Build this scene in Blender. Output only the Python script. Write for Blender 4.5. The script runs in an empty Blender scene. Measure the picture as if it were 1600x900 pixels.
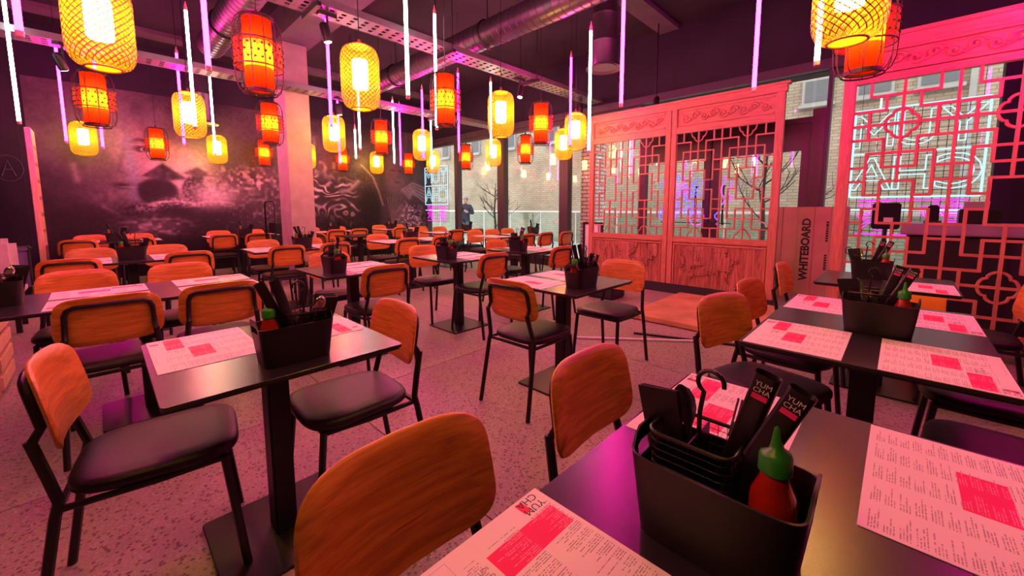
import bpy, bmesh, math, random
import numpy as np
from mathutils import Vector, Matrix
R = math.radians
random.seed(7)
SC = bpy.context.scene
COL = SC.collection

# ------------------------------------------------------------------ camera
CAM_H, F_PX, YAW, PITCH, ROLL = 1.265, 624.2, 0.77147, 0.10508, 0.00181
fw = Vector((-math.sin(YAW) * math.cos(PITCH), math.cos(YAW) * math.cos(PITCH), -math.sin(PITCH)))
r0 = Vector((math.cos(YAW), math.sin(YAW), 0))
d0 = fw.cross(r0)
rt = r0 * math.cos(ROLL) + d0 * math.sin(ROLL)
dn = d0 * math.cos(ROLL) - r0 * math.sin(ROLL)
cd = bpy.data.cameras.new('camera')
cam = bpy.data.objects.new('camera', cd)
COL.objects.link(cam)
mw = Matrix((rt, -dn, -fw)).transposed().to_4x4()
mw.translation = (0, 0, CAM_H)
cam.matrix_world = mw
cd.sensor_fit = 'HORIZONTAL'
cd.sensor_width = 36
cd.lens = 36 * F_PX / 1600
cd.shift_y = -59.5 / 1600
cd.clip_start = 0.02
cd.clip_end = 200
SC.camera = cam

# ------------------------------------------------------------------ world, exposure
w = bpy.data.worlds.new('overcast')
SC.world = w
w.use_nodes = True
bg = w.node_tree.nodes['Background']
bg.inputs[0].default_value = (1.0, 0.98, 0.95, 1)
bg.inputs[1].default_value = 1.15
SC.view_settings.view_transform = 'Standard'
SC.view_settings.look = 'None'
SC.view_settings.gamma = 1
SC.view_settings.use_curve_mapping = False
SC.view_settings.exposure = 1.25
SC.cycles.use_denoising = True
SC.cycles.max_bounces = 6
SC.cycles.diffuse_bounces = 3
SC.cycles.glossy_bounces = 3
SC.cycles.transmission_bounces = 4
SC.cycles.transparent_max_bounces = 12
SC.cycles.sample_clamp_indirect = 6
SC.cycles.caustics_reflective = False
SC.cycles.caustics_refractive = False

# light strengths of the lamps, seen and added
S_WHITE, S_PINK, S_BULB, S_RED = 9.0, 84.0, 64.0, 190.0

# ------------------------------------------------------------------ node helpers
class NB:
    """tiny wrapper to write node maths as expressions"""
    def __init__(s, mat):
        s.t = mat.node_tree
    def n(s, kind, **kw):
        x = s.t.nodes.new(kind)
        for k, v in kw.items():
            setattr(x, k, v)
        return x
    def put(s, sock, v):
        if isinstance(v, bpy.types.NodeSocket):
            s.t.links.new(v, sock)
        else:
            sock.default_value = v
    def m(s, op, a, b=0.0, c=0.0):
        x = s.n('ShaderNodeMath', operation=op)
        s.put(x.inputs[0], a); s.put(x.inputs[1], b); s.put(x.inputs[2], c)
        return x.outputs[0]
    def rect(s, u, v, u0, u1, v0, v1):
        a = s.m('MULTIPLY', s.m('GREATER_THAN', u, u0), s.m('LESS_THAN', u, u1))
        b = s.m('MULTIPLY', s.m('GREATER_THAN', v, v0), s.m('LESS_THAN', v, v1))
        return s.m('MULTIPLY', a, b)
    def mix(s, f, a, b):
        x = s.n('ShaderNodeMix', data_type='RGBA')
        s.put(x.inputs[0], f); s.put(x.inputs[6], a); s.put(x.inputs[7], b)
        return x.outputs[2]
    def ramp(s, f, stops):
        x = s.n('ShaderNodeValToRGB')
        e = x.color_ramp.elements
        while len(e) < len(stops):
            e.new(0.5)
        for i, (p, c) in enumerate(stops):
            e[i].position = p
            e[i].color = (*c, 1) if len(c) == 3 else c
        s.put(x.inputs[0], f)
        return x.outputs[0]
    def bump(s, h, st=0.3, dist=0.01):
        x = s.n('ShaderNodeBump')
        x.inputs['Strength'].default_value = st
        x.inputs['Distance'].default_value = dist
        s.put(x.inputs['Height'], h)
        return x.outputs[0]

MATS = {}
def newmat(name):
    m = bpy.data.materials.new(name)
    m.use_nodes = True
    MATS[name] = m
    return m, NB(m), m.node_tree.nodes['Principled BSDF'], m.node_tree.nodes['Material Output']

def plain(name, col, rough=0.5, metal=0.0, spec=0.5, var=0.0, vscale=8.0, bump=0.0, bscale=60.0):
    m, nb, p, o = newmat(name)
    p.inputs['Roughness'].default_value = rough
    p.inputs['Metallic'].default_value = metal
    p.inputs['Specular IOR Level'].default_value = spec
    tc = nb.n('ShaderNodeTexCoord').outputs['Object']
    nz = nb.n('ShaderNodeTexNoise')
    nz.inputs['Scale'].default_value = vscale
    nz.inputs['Detail'].default_value = 4
    nb.put(nz.inputs['Vector'], tc)
    v = max(var, 0.04)
    c = nb.ramp(nz.outputs[0], [(0.3, tuple(x * (1 - v) for x in col)), (0.7, tuple(min(1, x * (1 + v)) for x in col))])
    nb.put(p.inputs['Base Color'], c)
    if bump:
        n2 = nb.n('ShaderNodeTexNoise')
        n2.inputs['Scale'].default_value = bscale
        nb.put(n2.inputs['Vector'], tc)
        nb.put(p.inputs['Normal'], nb.bump(n2.outputs[0], bump, 0.004))
    return m

def emit(name, col, st):
    m, nb, p, o = newmat(name)
    m.node_tree.nodes.remove(p)
    e = nb.n('ShaderNodeEmission')
    e.inputs[0].default_value = (*col, 1)
    e.inputs[1].default_value = st
    nb.t.links.new(e.outputs[0], o.inputs[0])
    return m

def wood(name, c0, c1, scale=(1, 14, 14), rough=0.4, coord='Object', dist=2.0, spec=0.5):
    m, nb, p, o = newmat(name)
    tc = nb.n('ShaderNodeTexCoord').outputs[coord]
    oi = nb.n('ShaderNodeObjectInfo')
    ad = nb.n('ShaderNodeVectorMath', operation='ADD')
    nb.put(ad.inputs[0], tc)
    cx = nb.n('ShaderNodeCombineXYZ')
    nb.put(cx.inputs[0], nb.m('MULTIPLY', oi.outputs['Random'], 9.0))
    nb.put(cx.inputs[1], nb.m('MULTIPLY', oi.outputs['Random'], 5.0))
    nb.put(ad.inputs[1], cx.outputs[0])
    mp = nb.n('ShaderNodeMapping')
    mp.inputs['Scale'].default_value = scale
    nb.put(mp.inputs['Vector'], ad.outputs[0])
    nz = nb.n('ShaderNodeTexNoise')
    nz.inputs['Scale'].default_value = 3.0
    nz.inputs['Detail'].default_value = 6
    nz.inputs['Distortion'].default_value = dist
    nb.put(nz.inputs['Vector'], mp.outputs[0])
    n2 = nb.n('ShaderNodeTexNoise')
    n2.inputs['Scale'].default_value = 14.0
    n2.inputs['Detail'].default_value = 3
    nb.put(n2.inputs['Vector'], mp.outputs[0])
    f = nb.m('ADD', nb.m('MULTIPLY', nz.outputs[0], 0.75), nb.m('MULTIPLY', n2.outputs[0], 0.25))
    mid = tuple((a + b) / 2 for a, b in zip(c0, c1))
    nb.put(p.inputs['Base Color'], nb.ramp(f, [(0.36, c0), (0.5, mid), (0.62, c1)]))
    p.inputs['Roughness'].default_value = rough
    p.inputs['Specular IOR Level'].default_value = spec
    nb.put(p.inputs['Normal'], nb.bump(f, 0.08, 0.002))
    return m

def shade(name, col, trans=0.0, mixdiff=0.35):
    """translucent lampshade cloth, optionally with open weave (see-through share)"""
    m, nb, p, o = newmat(name)
    m.node_tree.nodes.remove(p)
    tr = nb.n('ShaderNodeBsdfTranslucent'); tr.inputs[0].default_value = (*col, 1)
    df = nb.n('ShaderNodeBsdfDiffuse'); df.inputs[0].default_value = (*col, 1)
    mx = nb.n('ShaderNodeMixShader'); mx.inputs[0].default_value = mixdiff
    nb.t.links.new(tr.outputs[0], mx.inputs[1]); nb.t.links.new(df.outputs[0], mx.inputs[2])
    out = mx.outputs[0]
    if trans > 0:
        tp = nb.n('ShaderNodeBsdfTransparent')
        m2 = nb.n('ShaderNodeMixShader'); m2.inputs[0].default_value = trans
        nb.t.links.new(out, m2.inputs[1]); nb.t.links.new(tp.outputs[0], m2.inputs[2])
        out = m2.outputs[0]
    nb.t.links.new(out, o.inputs[0])
    return m

def glass(name, tint=(0.97, 0.98, 0.97), rough=0.0, refl=1.0):
    m, nb, p, o = newmat(name)
    m.node_tree.nodes.remove(p)
    tp = nb.n('ShaderNodeBsdfTransparent'); tp.inputs[0].default_value = (*tint, 1)
    gl = nb.n('ShaderNodeBsdfGlossy'); gl.inputs['Roughness'].default_value = rough
    gl.inputs[0].default_value = (refl, refl, refl, 1)
    lw = nb.n('ShaderNodeLayerWeight')
    mx = nb.n('ShaderNodeMixShader')
    nb.put(mx.inputs[0], nb.m('ADD', nb.m('MULTIPLY', nb.m('POWER', lw.outputs['Facing'], 5.0), 0.9), 0.045))
    nb.t.links.new(tp.outputs[0], mx.inputs[1]); nb.t.links.new(gl.outputs[0], mx.inputs[2])
    nb.t.links.new(mx.outputs[0], o.inputs[0])
    return m

def brick(name, c1, c2, mortar, bw, bh, msize, axes='XZ', rough=0.85):
    m, nb, p, o = newmat(name)
    tc = nb.n('ShaderNodeTexCoord').outputs['Object']
    sp = nb.n('ShaderNodeSeparateXYZ'); nb.put(sp.inputs[0], tc)
    cb = nb.n('ShaderNodeCombineXYZ')
    nb.put(cb.inputs[0], nb.m('ADD', sp.outputs['X'], sp.outputs['Y']))
    nb.put(cb.inputs[1], sp.outputs['Z'])
    b = nb.n('ShaderNodeTexBrick')
    b.inputs['Color1'].default_value = (*c1, 1)
    b.inputs['Color2'].default_value = (*c2, 1)
    b.inputs['Mortar'].default_value = (*mortar, 1)
    b.inputs['Scale'].default_value = 1.0
    b.inputs['Mortar Size'].default_value = msize
    b.inputs['Brick Width'].default_value = bw
    b.inputs['Row Height'].default_value = bh
    nb.put(b.inputs['Vector'], cb.outputs[0])
    nz = nb.n('ShaderNodeTexNoise'); nz.inputs['Scale'].default_value = 1.3; nz.inputs['Detail'].default_value = 5
    nb.put(nz.inputs['Vector'], tc)
    k = nb.ramp(nz.outputs[0], [(0.3, (0.75, 0.75, 0.75)), (0.7, (1.1, 1.1, 1.1))])
    mu = nb.n('ShaderNodeMix', data_type='RGBA', blend_type='MULTIPLY')
    mu.inputs[0].default_value = 1.0
    nb.put(mu.inputs[6], b.outputs['Color']); nb.put(mu.inputs[7], k)
    nb.put(p.inputs['Base Color'], mu.outputs[2])
    p.inputs['Roughness'].default_value = rough
    nb.put(p.inputs['Normal'], nb.bump(b.outputs['Fac'], -0.4, 0.01))
    return m

# ------------------------------------------------------------------ materials
plain('metal_black', (0.007, 0.007, 0.008), 0.42, 0.0, 0.5)
plain('leather_black', (0.011, 0.009, 0.011), 0.45, 0.0, 0.4, 0.15, 12, 0.12, 160)
plain('tabletop', (0.022, 0.018, 0.022), 0.27, 0.0, 0.6, 0.08, 5)
plain('table_edge', (0.02, 0.017, 0.018), 0.5)
plain('plastic_black', (0.008, 0.007, 0.008), 0.45, 0, 0.5)
plain('card_black', (0.007, 0.006, 0.009), 0.38, 0, 0.5)
plain('steel', (0.6, 0.58, 0.58), 0.25, 1.0)
plain('galvanised', (0.2, 0.19, 0.205), 0.45, 0.7, 0.5, 0.15, 6)
plain('duct_grey', (0.10, 0.095, 0.105), 0.35, 0.6, 0.5, 0.1, 4)
plain('ceiling_dark', (0.032, 0.026, 0.038), 0.8, 0, 0.3, 0.2, 2)
plain('ceiling_strip', (0.12, 0.105, 0.125), 0.85, 0, 0.3, 0.15, 3)
plain('wall_dark', (0.02, 0.018, 0.03), 0.7, 0, 0.3, 0.2, 2)
plain('frame_grey', (0.055, 0.05, 0.058), 0.45, 0.2, 0.5)
plain('frame_maroon', (0.07, 0.018, 0.03), 0.4, 0.1, 0.5)
plain('concrete', (0.42, 0.34, 0.325), 0.85, 0, 0.3, 0.12, 5, 0.25, 30)
plain('paving', (0.62, 0.63, 0.63), 0.9, 0, 0.3, 0.1, 1.2)
plain('kerb_dark', (0.02, 0.02, 0.022), 0.6)
plain('cap_green', (0.03, 0.32, 0.04), 0.35, 0, 0.5)
plain('sauce_red', (0.42, 0.02, 0.008), 0.12, 0, 0.6)
plain('bottle_label', (0.22, 0.02, 0.012), 0.4, 0, 0.5)
plain('print_white', (0.85, 0.82, 0.86), 0.6)
plain('print_pink', (0.9, 0.03, 0.25), 0.55)
plain('chalk', (0.11, 0.11, 0.17), 0.9)
plain('print_black', (0.02, 0.018, 0.02), 0.6)
plain('cap_pink', (0.8, 0.35, 0.4), 0.5)
plain('cardboard', (0.52, 0.34, 0.22), 0.85, 0, 0.2, 0.12, 3)
plain('plywood_board', (0.58, 0.33, 0.15), 0.6, 0, 0.4, 0.25, 3)
plain('pale_cloth', (0.66, 0.58, 0.55), 0.85, 0, 0.2, 0.1, 9)
plain('lavender_box', (0.22, 0.2, 0.36), 0.6)
plain('yellow_sign', (0.85, 0.5, 0.02), 0.45)
plain('screen_glass', (0.02, 0.02, 0.028), 0.15, 0, 0.6)
plain('counter_top', (0.35, 0.27, 0.36), 0.4, 0, 0.5)
plain('counter_body', (0.02, 0.018, 0.022), 0.5)
plain('jacket_navy', (0.035, 0.055, 0.09), 0.8)
plain('denim', (0.09, 0.16, 0.3), 0.85)
plain('skin', (0.62, 0.42, 0.33), 0.6)
plain('hair_grey', (0.42, 0.4, 0.4), 0.8, 0, 0.3, 0.2, 40)
plain('shoe_dark', (0.03, 0.03, 0.03), 0.6)
plain('bark', (0.06, 0.05, 0.045), 0.9, 0, 0.2, 0.2, 20)
plain('handrail_white', (0.85, 0.87, 0.88), 0.4)
plain('window_pane_far', (0.1, 0.1, 0.12), 0.15, 0, 0.7)
plain('window_sill_far', (0.4, 0.4, 0.39), 0.7)
plain('cane', (0.34, 0.15, 0.016), 0.55, 0, 0.4, 0.15, 30)
plain('rib_dark', (0.035, 0.01, 0.008), 0.6)
plain('net_red', (0.75, 0.05, 0.03), 0.6)
wood('chair_ply', (0.46, 0.135, 0.018), (0.72, 0.265, 0.045), (1.4, 16, 22), 0.36, dist=0.5)
wood('chair_ply_edge', (0.62, 0.27, 0.10), (0.75, 0.38, 0.16), (1, 40, 90), 0.5)
wood('screen_wood', (0.40, 0.155, 0.085), (0.58, 0.27, 0.15), (9, 9, 0.8), 0.5)
wood('screen_wood_h', (0.40, 0.155, 0.085), (0.58, 0.27, 0.15), (0.8, 9, 9), 0.5)
wood('screen_board', (0.20, 0.06, 0.034), (0.54, 0.24, 0.13), (6, 6, 0.5), 0.4)
wood('post_wood', (0.62, 0.36, 0.2), (0.8, 0.55, 0.36), (9, 9, 0.7), 0.55)
emit('neon_white', (1.0, 0.98, 0.94), S_WHITE)
emit('neon_pink', (1.0, 0.003, 0.34), S_PINK)
emit('neon_sign_white', (0.50, 0.85, 1.0), 0.55)
emit('neon_sign_pink', (1.0, 0.03, 0.85), 0.6)
emit('neon_blue', (0.12, 0.08, 1.0), 1.2)
emit('neon_violet', (0.6, 0.03, 1.0), 1.2)
emit('bulb_warm', (1.0, 0.52, 0.10), S_BULB)
emit('bulb_red', (1.0, 0.50, 0.12), S_RED)
emit('spot_lens', (1.0, 0.93, 0.8), 12.0)
shade('liner_yellow', (0.24, 0.145, 0.004), 0.62, 0.4)
shade('diffuser_yellow', (0.55, 0.36, 0.02), 0.45, 0.3)
shade('drum_red', (0.90, 0.035, 0.004), 0.0, 0.05)
shade('drum_glow_orange', (0.95, 0.24, 0.012), 0.0, 0.05)  # bulb's hot middle glow put into an oranger cloth colour
shade('band_red', (0.90, 0.16, 0.03), 0.55, 0.2)
glass('window_glass')
glass('balustrade_glass', (0.8, 0.9, 0.88))
brick('brick_tan', (0.43, 0.35, 0.255), (0.52, 0.43, 0.325), (0.29, 0.24, 0.185), 0.24, 0.078, 0.010)
brick('brick_grey', (0.80, 0.79, 0.78), (0.90, 0.89, 0.88), (0.25, 0.25, 0.26), 0.225, 0.078, 0.012)

def mk_floor():
    m, nb, p, o = newmat('terrazzo')
    tc = nb.n('ShaderNodeTexCoord').outputs['Object']
    big = nb.n('ShaderNodeTexNoise'); big.inputs['Scale'].default_value = 0.9; big.inputs['Detail'].default_value = 5
    nb.put(big.inputs['Vector'], tc)
    base = nb.ramp(big.outputs[0], [(0.3, (0.32, 0.255, 0.21)), (0.7, (0.50, 0.42, 0.355))])
    vo = nb.n('ShaderNodeTexVoronoi'); vo.inputs['Scale'].default_value = 75
    nb.put(vo.inputs['Vector'], tc)
    sp = nb.n('ShaderNodeSeparateColor'); nb.put(sp.inputs[0], vo.outputs['Color'])
    dark = nb.m('MULTIPLY', nb.m('LESS_THAN', sp.outputs[0], 0.24), nb.m('LESS_THAN', vo.outputs['Distance'], 0.5))
    light = nb.m('MULTIPLY', nb.m('GREATER_THAN', sp.outputs[0], 0.8), nb.m('LESS_THAN', vo.outputs['Distance'], 0.45))
    c = nb.mix(nb.m('MULTIPLY', dark, 0.9), base, (0.06, 0.045, 0.045, 1))
    c = nb.mix(nb.m('MULTIPLY', light, 0.6), c, (0.62, 0.55, 0.50, 1))
    fine = nb.n('ShaderNodeTexNoise'); fine.inputs['Scale'].default_value = 160
    nb.put(fine.inputs['Vector'], tc)
    c = nb.mix(0.35, c, nb.ramp(fine.outputs[0], [(0.35, (0.15, 0.12, 0.11)), (0.65, (0.5, 0.43, 0.39))]))
    nb.put(p.inputs['Base Color'], c)
    rn = nb.ramp(big.outputs[0], [(0.3, (0.42, 0.42, 0.42)), (0.7, (0.58, 0.58, 0.58))])
    nb.put(p.inputs['Roughness'], rn)
mk_floor()

def mk_menu():
    m, nb, p, o = newmat('menu_print')
    uv = nb.n('ShaderNodeUVMap').outputs[0]
    sp = nb.n('ShaderNodeSeparateXYZ'); nb.put(sp.inputs[0], uv)
    u, v = sp.outputs[0], sp.outputs[1]
    rows, cols = 78.0, 5.0
    vr = nb.m('MULTIPLY', v, rows); ri = nb.m('FLOOR', vr); rf = nb.m('FRACT', vr)
    uc = nb.m('MULTIPLY', nb.m('ADD', u, 0.0), cols); ci = nb.m('FLOOR', uc); cf = nb.m('FRACT', uc)
    wn = nb.n('ShaderNodeTexWhiteNoise', noise_dimensions='2D')
    cx = nb.n('ShaderNodeCombineXYZ'); nb.put(cx.inputs[0], ri); nb.put(cx.inputs[1], ci)
    nb.put(wn.inputs['Vector'], cx.outputs[0])
    rnd = wn.outputs['Value']
    length = nb.m('ADD', nb.m('MULTIPLY', rnd, 0.55), 0.32)
    inrow = nb.m('MULTIPLY', nb.m('GREATER_THAN', rf, 0.3), nb.m('LESS_THAN', rf, 0.78))
    gap = nb.m('GREATER_THAN', nb.m('FRACT', nb.m('MULTIPLY', ri, 0.2)), 0.15)
    inlen = nb.m('MULTIPLY', nb.m('GREATER_THAN', cf, 0.08), nb.m('LESS_THAN', cf, length))
    w2 = nb.n('ShaderNodeTexWhiteNoise', noise_dimensions='2D')
    c2 = nb.n('ShaderNodeCombineXYZ'); nb.put(c2.inputs[0], nb.m('FLOOR', nb.m('MULTIPLY', u, 230.0))); nb.put(c2.inputs[1], ri)
    nb.put(w2.inputs['Vector'], c2.outputs[0])
    letters = nb.m('GREATER_THAN', w2.outputs['Value'], 0.28)
    ink = nb.m('MULTIPLY', nb.m('MULTIPLY', inrow, gap), nb.m('MULTIPLY', inlen, letters))
    margin = nb.rect(u, v, 0.02, 0.98, 0.12, 0.96)
    ink = nb.m('MULTIPLY', ink, margin)
    pinkA = nb.rect(u, v, 0.03, 0.385, 0.155, 0.325)
    pinkB = nb.rect(u, v, 0.40, 0.73, 0.35, 0.57)
    pink = nb.m('MAXIMUM', pinkA, pinkB)
    box = nb.m('SUBTRACT', nb.rect(u, v, 0.50, 0.74, 0.03, 0.13), nb.rect(u, v, 0.5025, 0.7375, 0.034, 0.126))
    logo = nb.rect(u, v, 0.018, 0.06, 0.02, 0.105)
    logor = nb.rect(u, v, 0.105, 0.142, 0.02, 0.105)
    paper = nb.mix(nb.m('MULTIPLY', ink, 0.62), (0.86, 0.80, 0.76, 1), (0.13, 0.10, 0.11, 1))
    c = nb.mix(nb.m('MULTIPLY', box, 0.5), paper, (0.3, 0.25, 0.25, 1))
    pk = nb.mix(nb.m('MULTIPLY', ink, 0.5), (0.86, 0.012, 0.14, 1), (0.9, 0.55, 0.6, 1))
    c = nb.mix(pink, c, pk)
    c = nb.mix(logor, c, (0.8, 0.02, 0.1, 1))
    nb.put(p.inputs['Base Color'], c)
    p.inputs['Roughness'].default_value = 0.55
    p.inputs['Specular IOR Level'].default_value = 0.35
mk_menu()

def mk_mural():
    m, nb, p, o = newmat('mural_print')
    a = nb.n('ShaderNodeVertexColor', layer_name='paint')
    nb.put(p.inputs['Base Color'], a.outputs[0])
    p.inputs['Roughness'].default_value = 0.5
    p.inputs['Specular IOR Level'].default_value = 0.3
mk_mural()

# ------------------------------------------------------------------ mesh helpers
def box(bm, c, s, rot=None):
    x, y, z = (q / 2 for q in s)
    vs = []
    for dx, dy, dz in ((-x, -y, -z), (x, -y, -z), (x, y, -z), (-x, y, -z), (-x, -y, z), (x, -y, z), (x, y, z), (-x, y, z)):
        v = Vector((dx, dy, dz))
        if rot is not None:
            v = rot @ v
        vs.append(bm.verts.new(Vector(c) + v))
    for f in ((0, 3, 2, 1), (4, 5, 6, 7), (0, 1, 5, 4), (1, 2, 6, 5), (2, 3, 7, 6), (3, 0, 4, 7)):
        bm.faces.new([vs[i] for i in f])
    return vs

def tube(bm, pts, r, n=8, closed=False, caps=True):
    pts = [Vector(p) for p in pts]
    N = len(pts)
    rr = r if isinstance(r, (list, tuple)) else [r] * N
    rings = []
    up = None
    for i in range(N):
        if closed:
            t = pts[(i + 1) % N] - pts[i - 1]
        else:
            t = pts[min(i + 1, N - 1)] - pts[max(i - 1, 0)]
        t.normalize()
        if up is None:
            up = Vector((0, 0, 1)) if abs(t.z) < 0.9 else Vector((1, 0, 0))
        a = (up - t * up.dot(t))
        if a.length < 1e-6:
            a = Vector((1, 0, 0)).cross(t)
        a.normalize()
        up = a
        b = t.cross(a)
        rings.append([bm.verts.new(pts[i] + (a * math.cos(k * 2 * math.pi / n) + b * math.sin(k * 2 * math.pi / n)) * rr[i]) for k in range(n)])
    M = N if closed else N - 1
    for i in range(M):
        A, B = rings[i], rings[(i + 1) % N]
        for k in range(n):
            bm.faces.new((A[k], A[(k + 1) % n], B[(k + 1) % n], B[k]))
    if caps and not closed:
        bm.faces.new(rings[0][::-1])
        bm.faces.new(rings[-1])

def lathe(bm, prof, n=24, c=(0, 0, 0), cap0=True, cap1=True):
    rings = []
    for r, z in prof:
        rings.append([bm.verts.new((c[0] + r * math.cos(k * 2 * math.pi / n), c[1] + r * math.sin(k * 2 * math.pi / n), c[2] + z)) for k in range(n)])
    for i in range(len(rings) - 1):
        A, B = rings[i], rings[i + 1]
        for k in range(n):
            bm.faces.new((A[k], A[(k + 1) % n], B[(k + 1) % n], B[k]))
    if cap0:
        bm.faces.new(rings[0][::-1])
    if cap1:
        bm.faces.new(rings[-1])

def loft(bm, rings3, cap0=True, cap1=True):
    rs = [[bm.verts.new(p) for p in ring] for ring in rings3]
    n = len(rs[0])
    for A, B in zip(rs, rs[1:]):
        for k in range(n):
            bm.faces.new((A[k], A[(k + 1) % n], B[(k + 1) % n], B[k]))
    if cap0:
        bm.faces.new(rs[0][::-1])
    if cap1:
        bm.faces.new(rs[-1])

def rrect(hx, hy, r, n=5):
    out = []
    for cx, cy, a0 in ((hx - r, hy - r, 0), (-hx + r, hy - r, 90), (-hx + r, -hy + r, 180), (hx - r, -hy + r, 270)):
        for k in range(n + 1):
            a = R(a0 + 90 * k / n)
            out.append((cx + r * math.cos(a), cy + r * math.sin(a)))
    return out

def to_mesh(bm, name, smooth=True, angle=40):
    bmesh.ops.recalc_face_normals(bm, faces=bm.faces[:])
    me = bpy.data.meshes.new(name)
    bm.to_mesh(me)
    bm.free()
    if smooth:
        me.shade_smooth()
        try:
            me.set_sharp_from_angle(angle=R(angle))
        except Exception:
            pass
    return me

def ob(name, me, mat=None, parent=None, loc=None, rot=None):
    if isinstance(me, bmesh.types.BMesh):
        me = to_mesh(me, name)
    if mat is not None and not me.materials:
        me.materials.append(MATS[mat])
    o = bpy.data.objects.new(name, me)
    COL.objects.link(o)
    if parent is not None:
        o.parent = parent
    if loc is not None:
        o.location = loc
    if rot is not None:
        o.rotation_euler = rot
    return o

def bx(name, c, s, mat, parent=None, bevel=0.0):
    bm = bmesh.new()
    box(bm, (0, 0, 0), s)
    if bevel:
        bmesh.ops.bevel(bm, geom=bm.edges[:], offset=bevel, segments=2, affect='EDGES')
    return ob(name, bm, mat, parent, c)

def thing(name, label, cat, loc=(0, 0, 0), rz=0.0, group=None):
    o = bpy.data.objects.new(name, None)
    o.empty_display_size = 0.1
    COL.objects.link(o)
    o.location = loc
    o.rotation_euler = (0, 0, rz)
    return tag(o, label, cat, group)

def tag(o, label, cat, group=None):
    o['label'] = label
    o['category'] = cat
    if group:
        o['group'] = group
    return o

def struct(o):
    o['kind'] = 'structure'
    return o

def stuff(o):
    o['kind'] = 'stuff'
    return o

def dup(root, loc, rz, label, group=None):
    r = root.copy()
    COL.objects.link(r)
    r.location = loc
    r.rotation_euler = (0, 0, rz)
    r['label'] = label
    if group:
        r['group'] = group
    for ch in list(root.children):
        c = ch.copy(); COL.objects.link(c); c.parent = r
        for g in list(ch.children):
            d = g.copy(); COL.objects.link(d); d.parent = c
    return r

def applied(o):
    """evaluate modifiers to a plain mesh, drop the helper object"""
    dg = bpy.context.evaluated_depsgraph_get()
    me = bpy.data.meshes.new_from_object(o.evaluated_get(dg))
    bpy.data.objects.remove(o)
    return me

def text_mesh(body, size, bevel=0.0, outline=False, extrude=0.0, name='lettering', align='CENTER', res=3, bold=0.0):
    cu = bpy.data.curves.new(name, 'FONT')
    cu.body = body
    cu.size = size
    cu.align_x = align
    cu.align_y = 'CENTER'
    cu.resolution_u = res
    if outline:
        cu.fill_mode = 'NONE'
        cu.bevel_depth = bevel
        cu.bevel_resolution = 1
    else:
        cu.extrude = extrude
        cu.offset = bold
    o = bpy.data.objects.new(name, cu)
    COL.objects.link(o)
    bpy.context.view_layer.update()
    me = applied(o)
    bpy.data.curves.remove(cu)
    me.materials.clear()
    return me

# ================================================================== the setting
XW, YG, CZ = -10.2, 6.9, 4.25            # mural wall, glass wall, ceiling
XR, YB = 4.2, -4.2                       # the far ends behind the camera
floor = struct(bx('floor', ((XW + XR) / 2, (YB + YG) / 2, -0.06), (XR - XW, YG - YB, 0.10), 'kerb_dark'))
gx_ = [XW, -8.75, -5.05, -2.62, 0.9, XR]
gy_ = [YB, -1.9, 1.02, 3.02, 5.1, YG]
for i in range(len(gx_) - 1):
    for j in range(len(gy_) - 1):
        a, b, c, d = gx_[i], gx_[i + 1], gy_[j], gy_[j + 1]
        s = bx('floor_slab', ((a + b) / 2, (c + d) / 2, 0), (b - a - 0.006, d - c - 0.006, 0.02), 'terrazzo')
        s.parent = floor
        s.location = Vector(((a + b) / 2, (c + d) / 2, -0.01)) - floor.location
struct(bx('ceiling', ((XW + XR) / 2, (YB + YG) / 2, CZ + 0.1), (XR - XW, YG - YB, 0.2), 'ceiling_dark'))
struct(bx('wall_left', (XW - 0.1, (YB + YG) / 2, CZ / 2), (0.2, YG - YB, CZ), 'wall_dark'))
struct(bx('wall_right', (XR + 0.1, (YB + YG) / 2, CZ / 2), (0.2, YG - YB, CZ), 'wall_dark'))
struct(bx('wall_rear', ((XW + XR) / 2, YB - 0.1, CZ / 2), (XR - XW, 0.2, CZ), 'wall_dark'))
struct(bx('wall_front', ((XW + XR) / 2, YG + 0.1, (3.06 + CZ) / 2), (XR - XW, 0.28, CZ - 3.06), 'wall_dark'))
struct(bx('trim_1', ((XW + XR) / 2, YG, 0.075), (XR - XW, 0.2, 0.15), 'kerb_dark'))
struct(bx('trim_2', ((XW + XR) / 2, YG - 0.12, 3.12), (XR - XW, 0.1, 0.12), 'frame_grey'))
for k, x in enumerate((-9.4, -6.3, -3.0, -0.4, 2.0)):        # pale slab strips under the ceiling
    struct(bx('trim_%d' % (3 + k), (x, (YB + YG) / 2, CZ - 0.03), (0.32, YG - YB, 0.08), 'ceiling_strip'))

def window(n, x0, x1, post0, mat='frame_grey', z0=0.15, z1=3.06, tone='window_glass'):
    """one bay of the shopfront: left post, head, sill and a glass pane"""
    root = struct(bx('window_%d' % n, (x0 + post0 / 2, YG, (z0 + z1) / 2), (post0, 0.16, z1 - z0), mat))
    def ch(name, c, s, m):
        o = bx(name, c, s, m)
        o.parent = root
        o.location = Vector(c) - root.location
        return o
    ch('window_sill', ((x0 + post0 + x1) / 2, YG, z0 + 0.03), (x1 - x0 - post0, 0.12, 0.06), mat)
    ch('window_head', ((x0 + post0 + x1) / 2, YG, z1 - 0.04), (x1 - x0 - post0, 0.12, 0.08), mat)
    ch('pane', ((x0 + post0 + x1) / 2, YG, (z0 + z1) / 2), (x1 - x0 - post0, 0.012, z1 - z0 - 0.14), tone)
    return root
window(1, -10.2, -8.82, 0.06)
window(2, -8.82, -7.13, 0.13)
window(3, -7.13, -5.24, 0.22)
window(4, -5.24, -3.45, 0.22)

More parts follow.
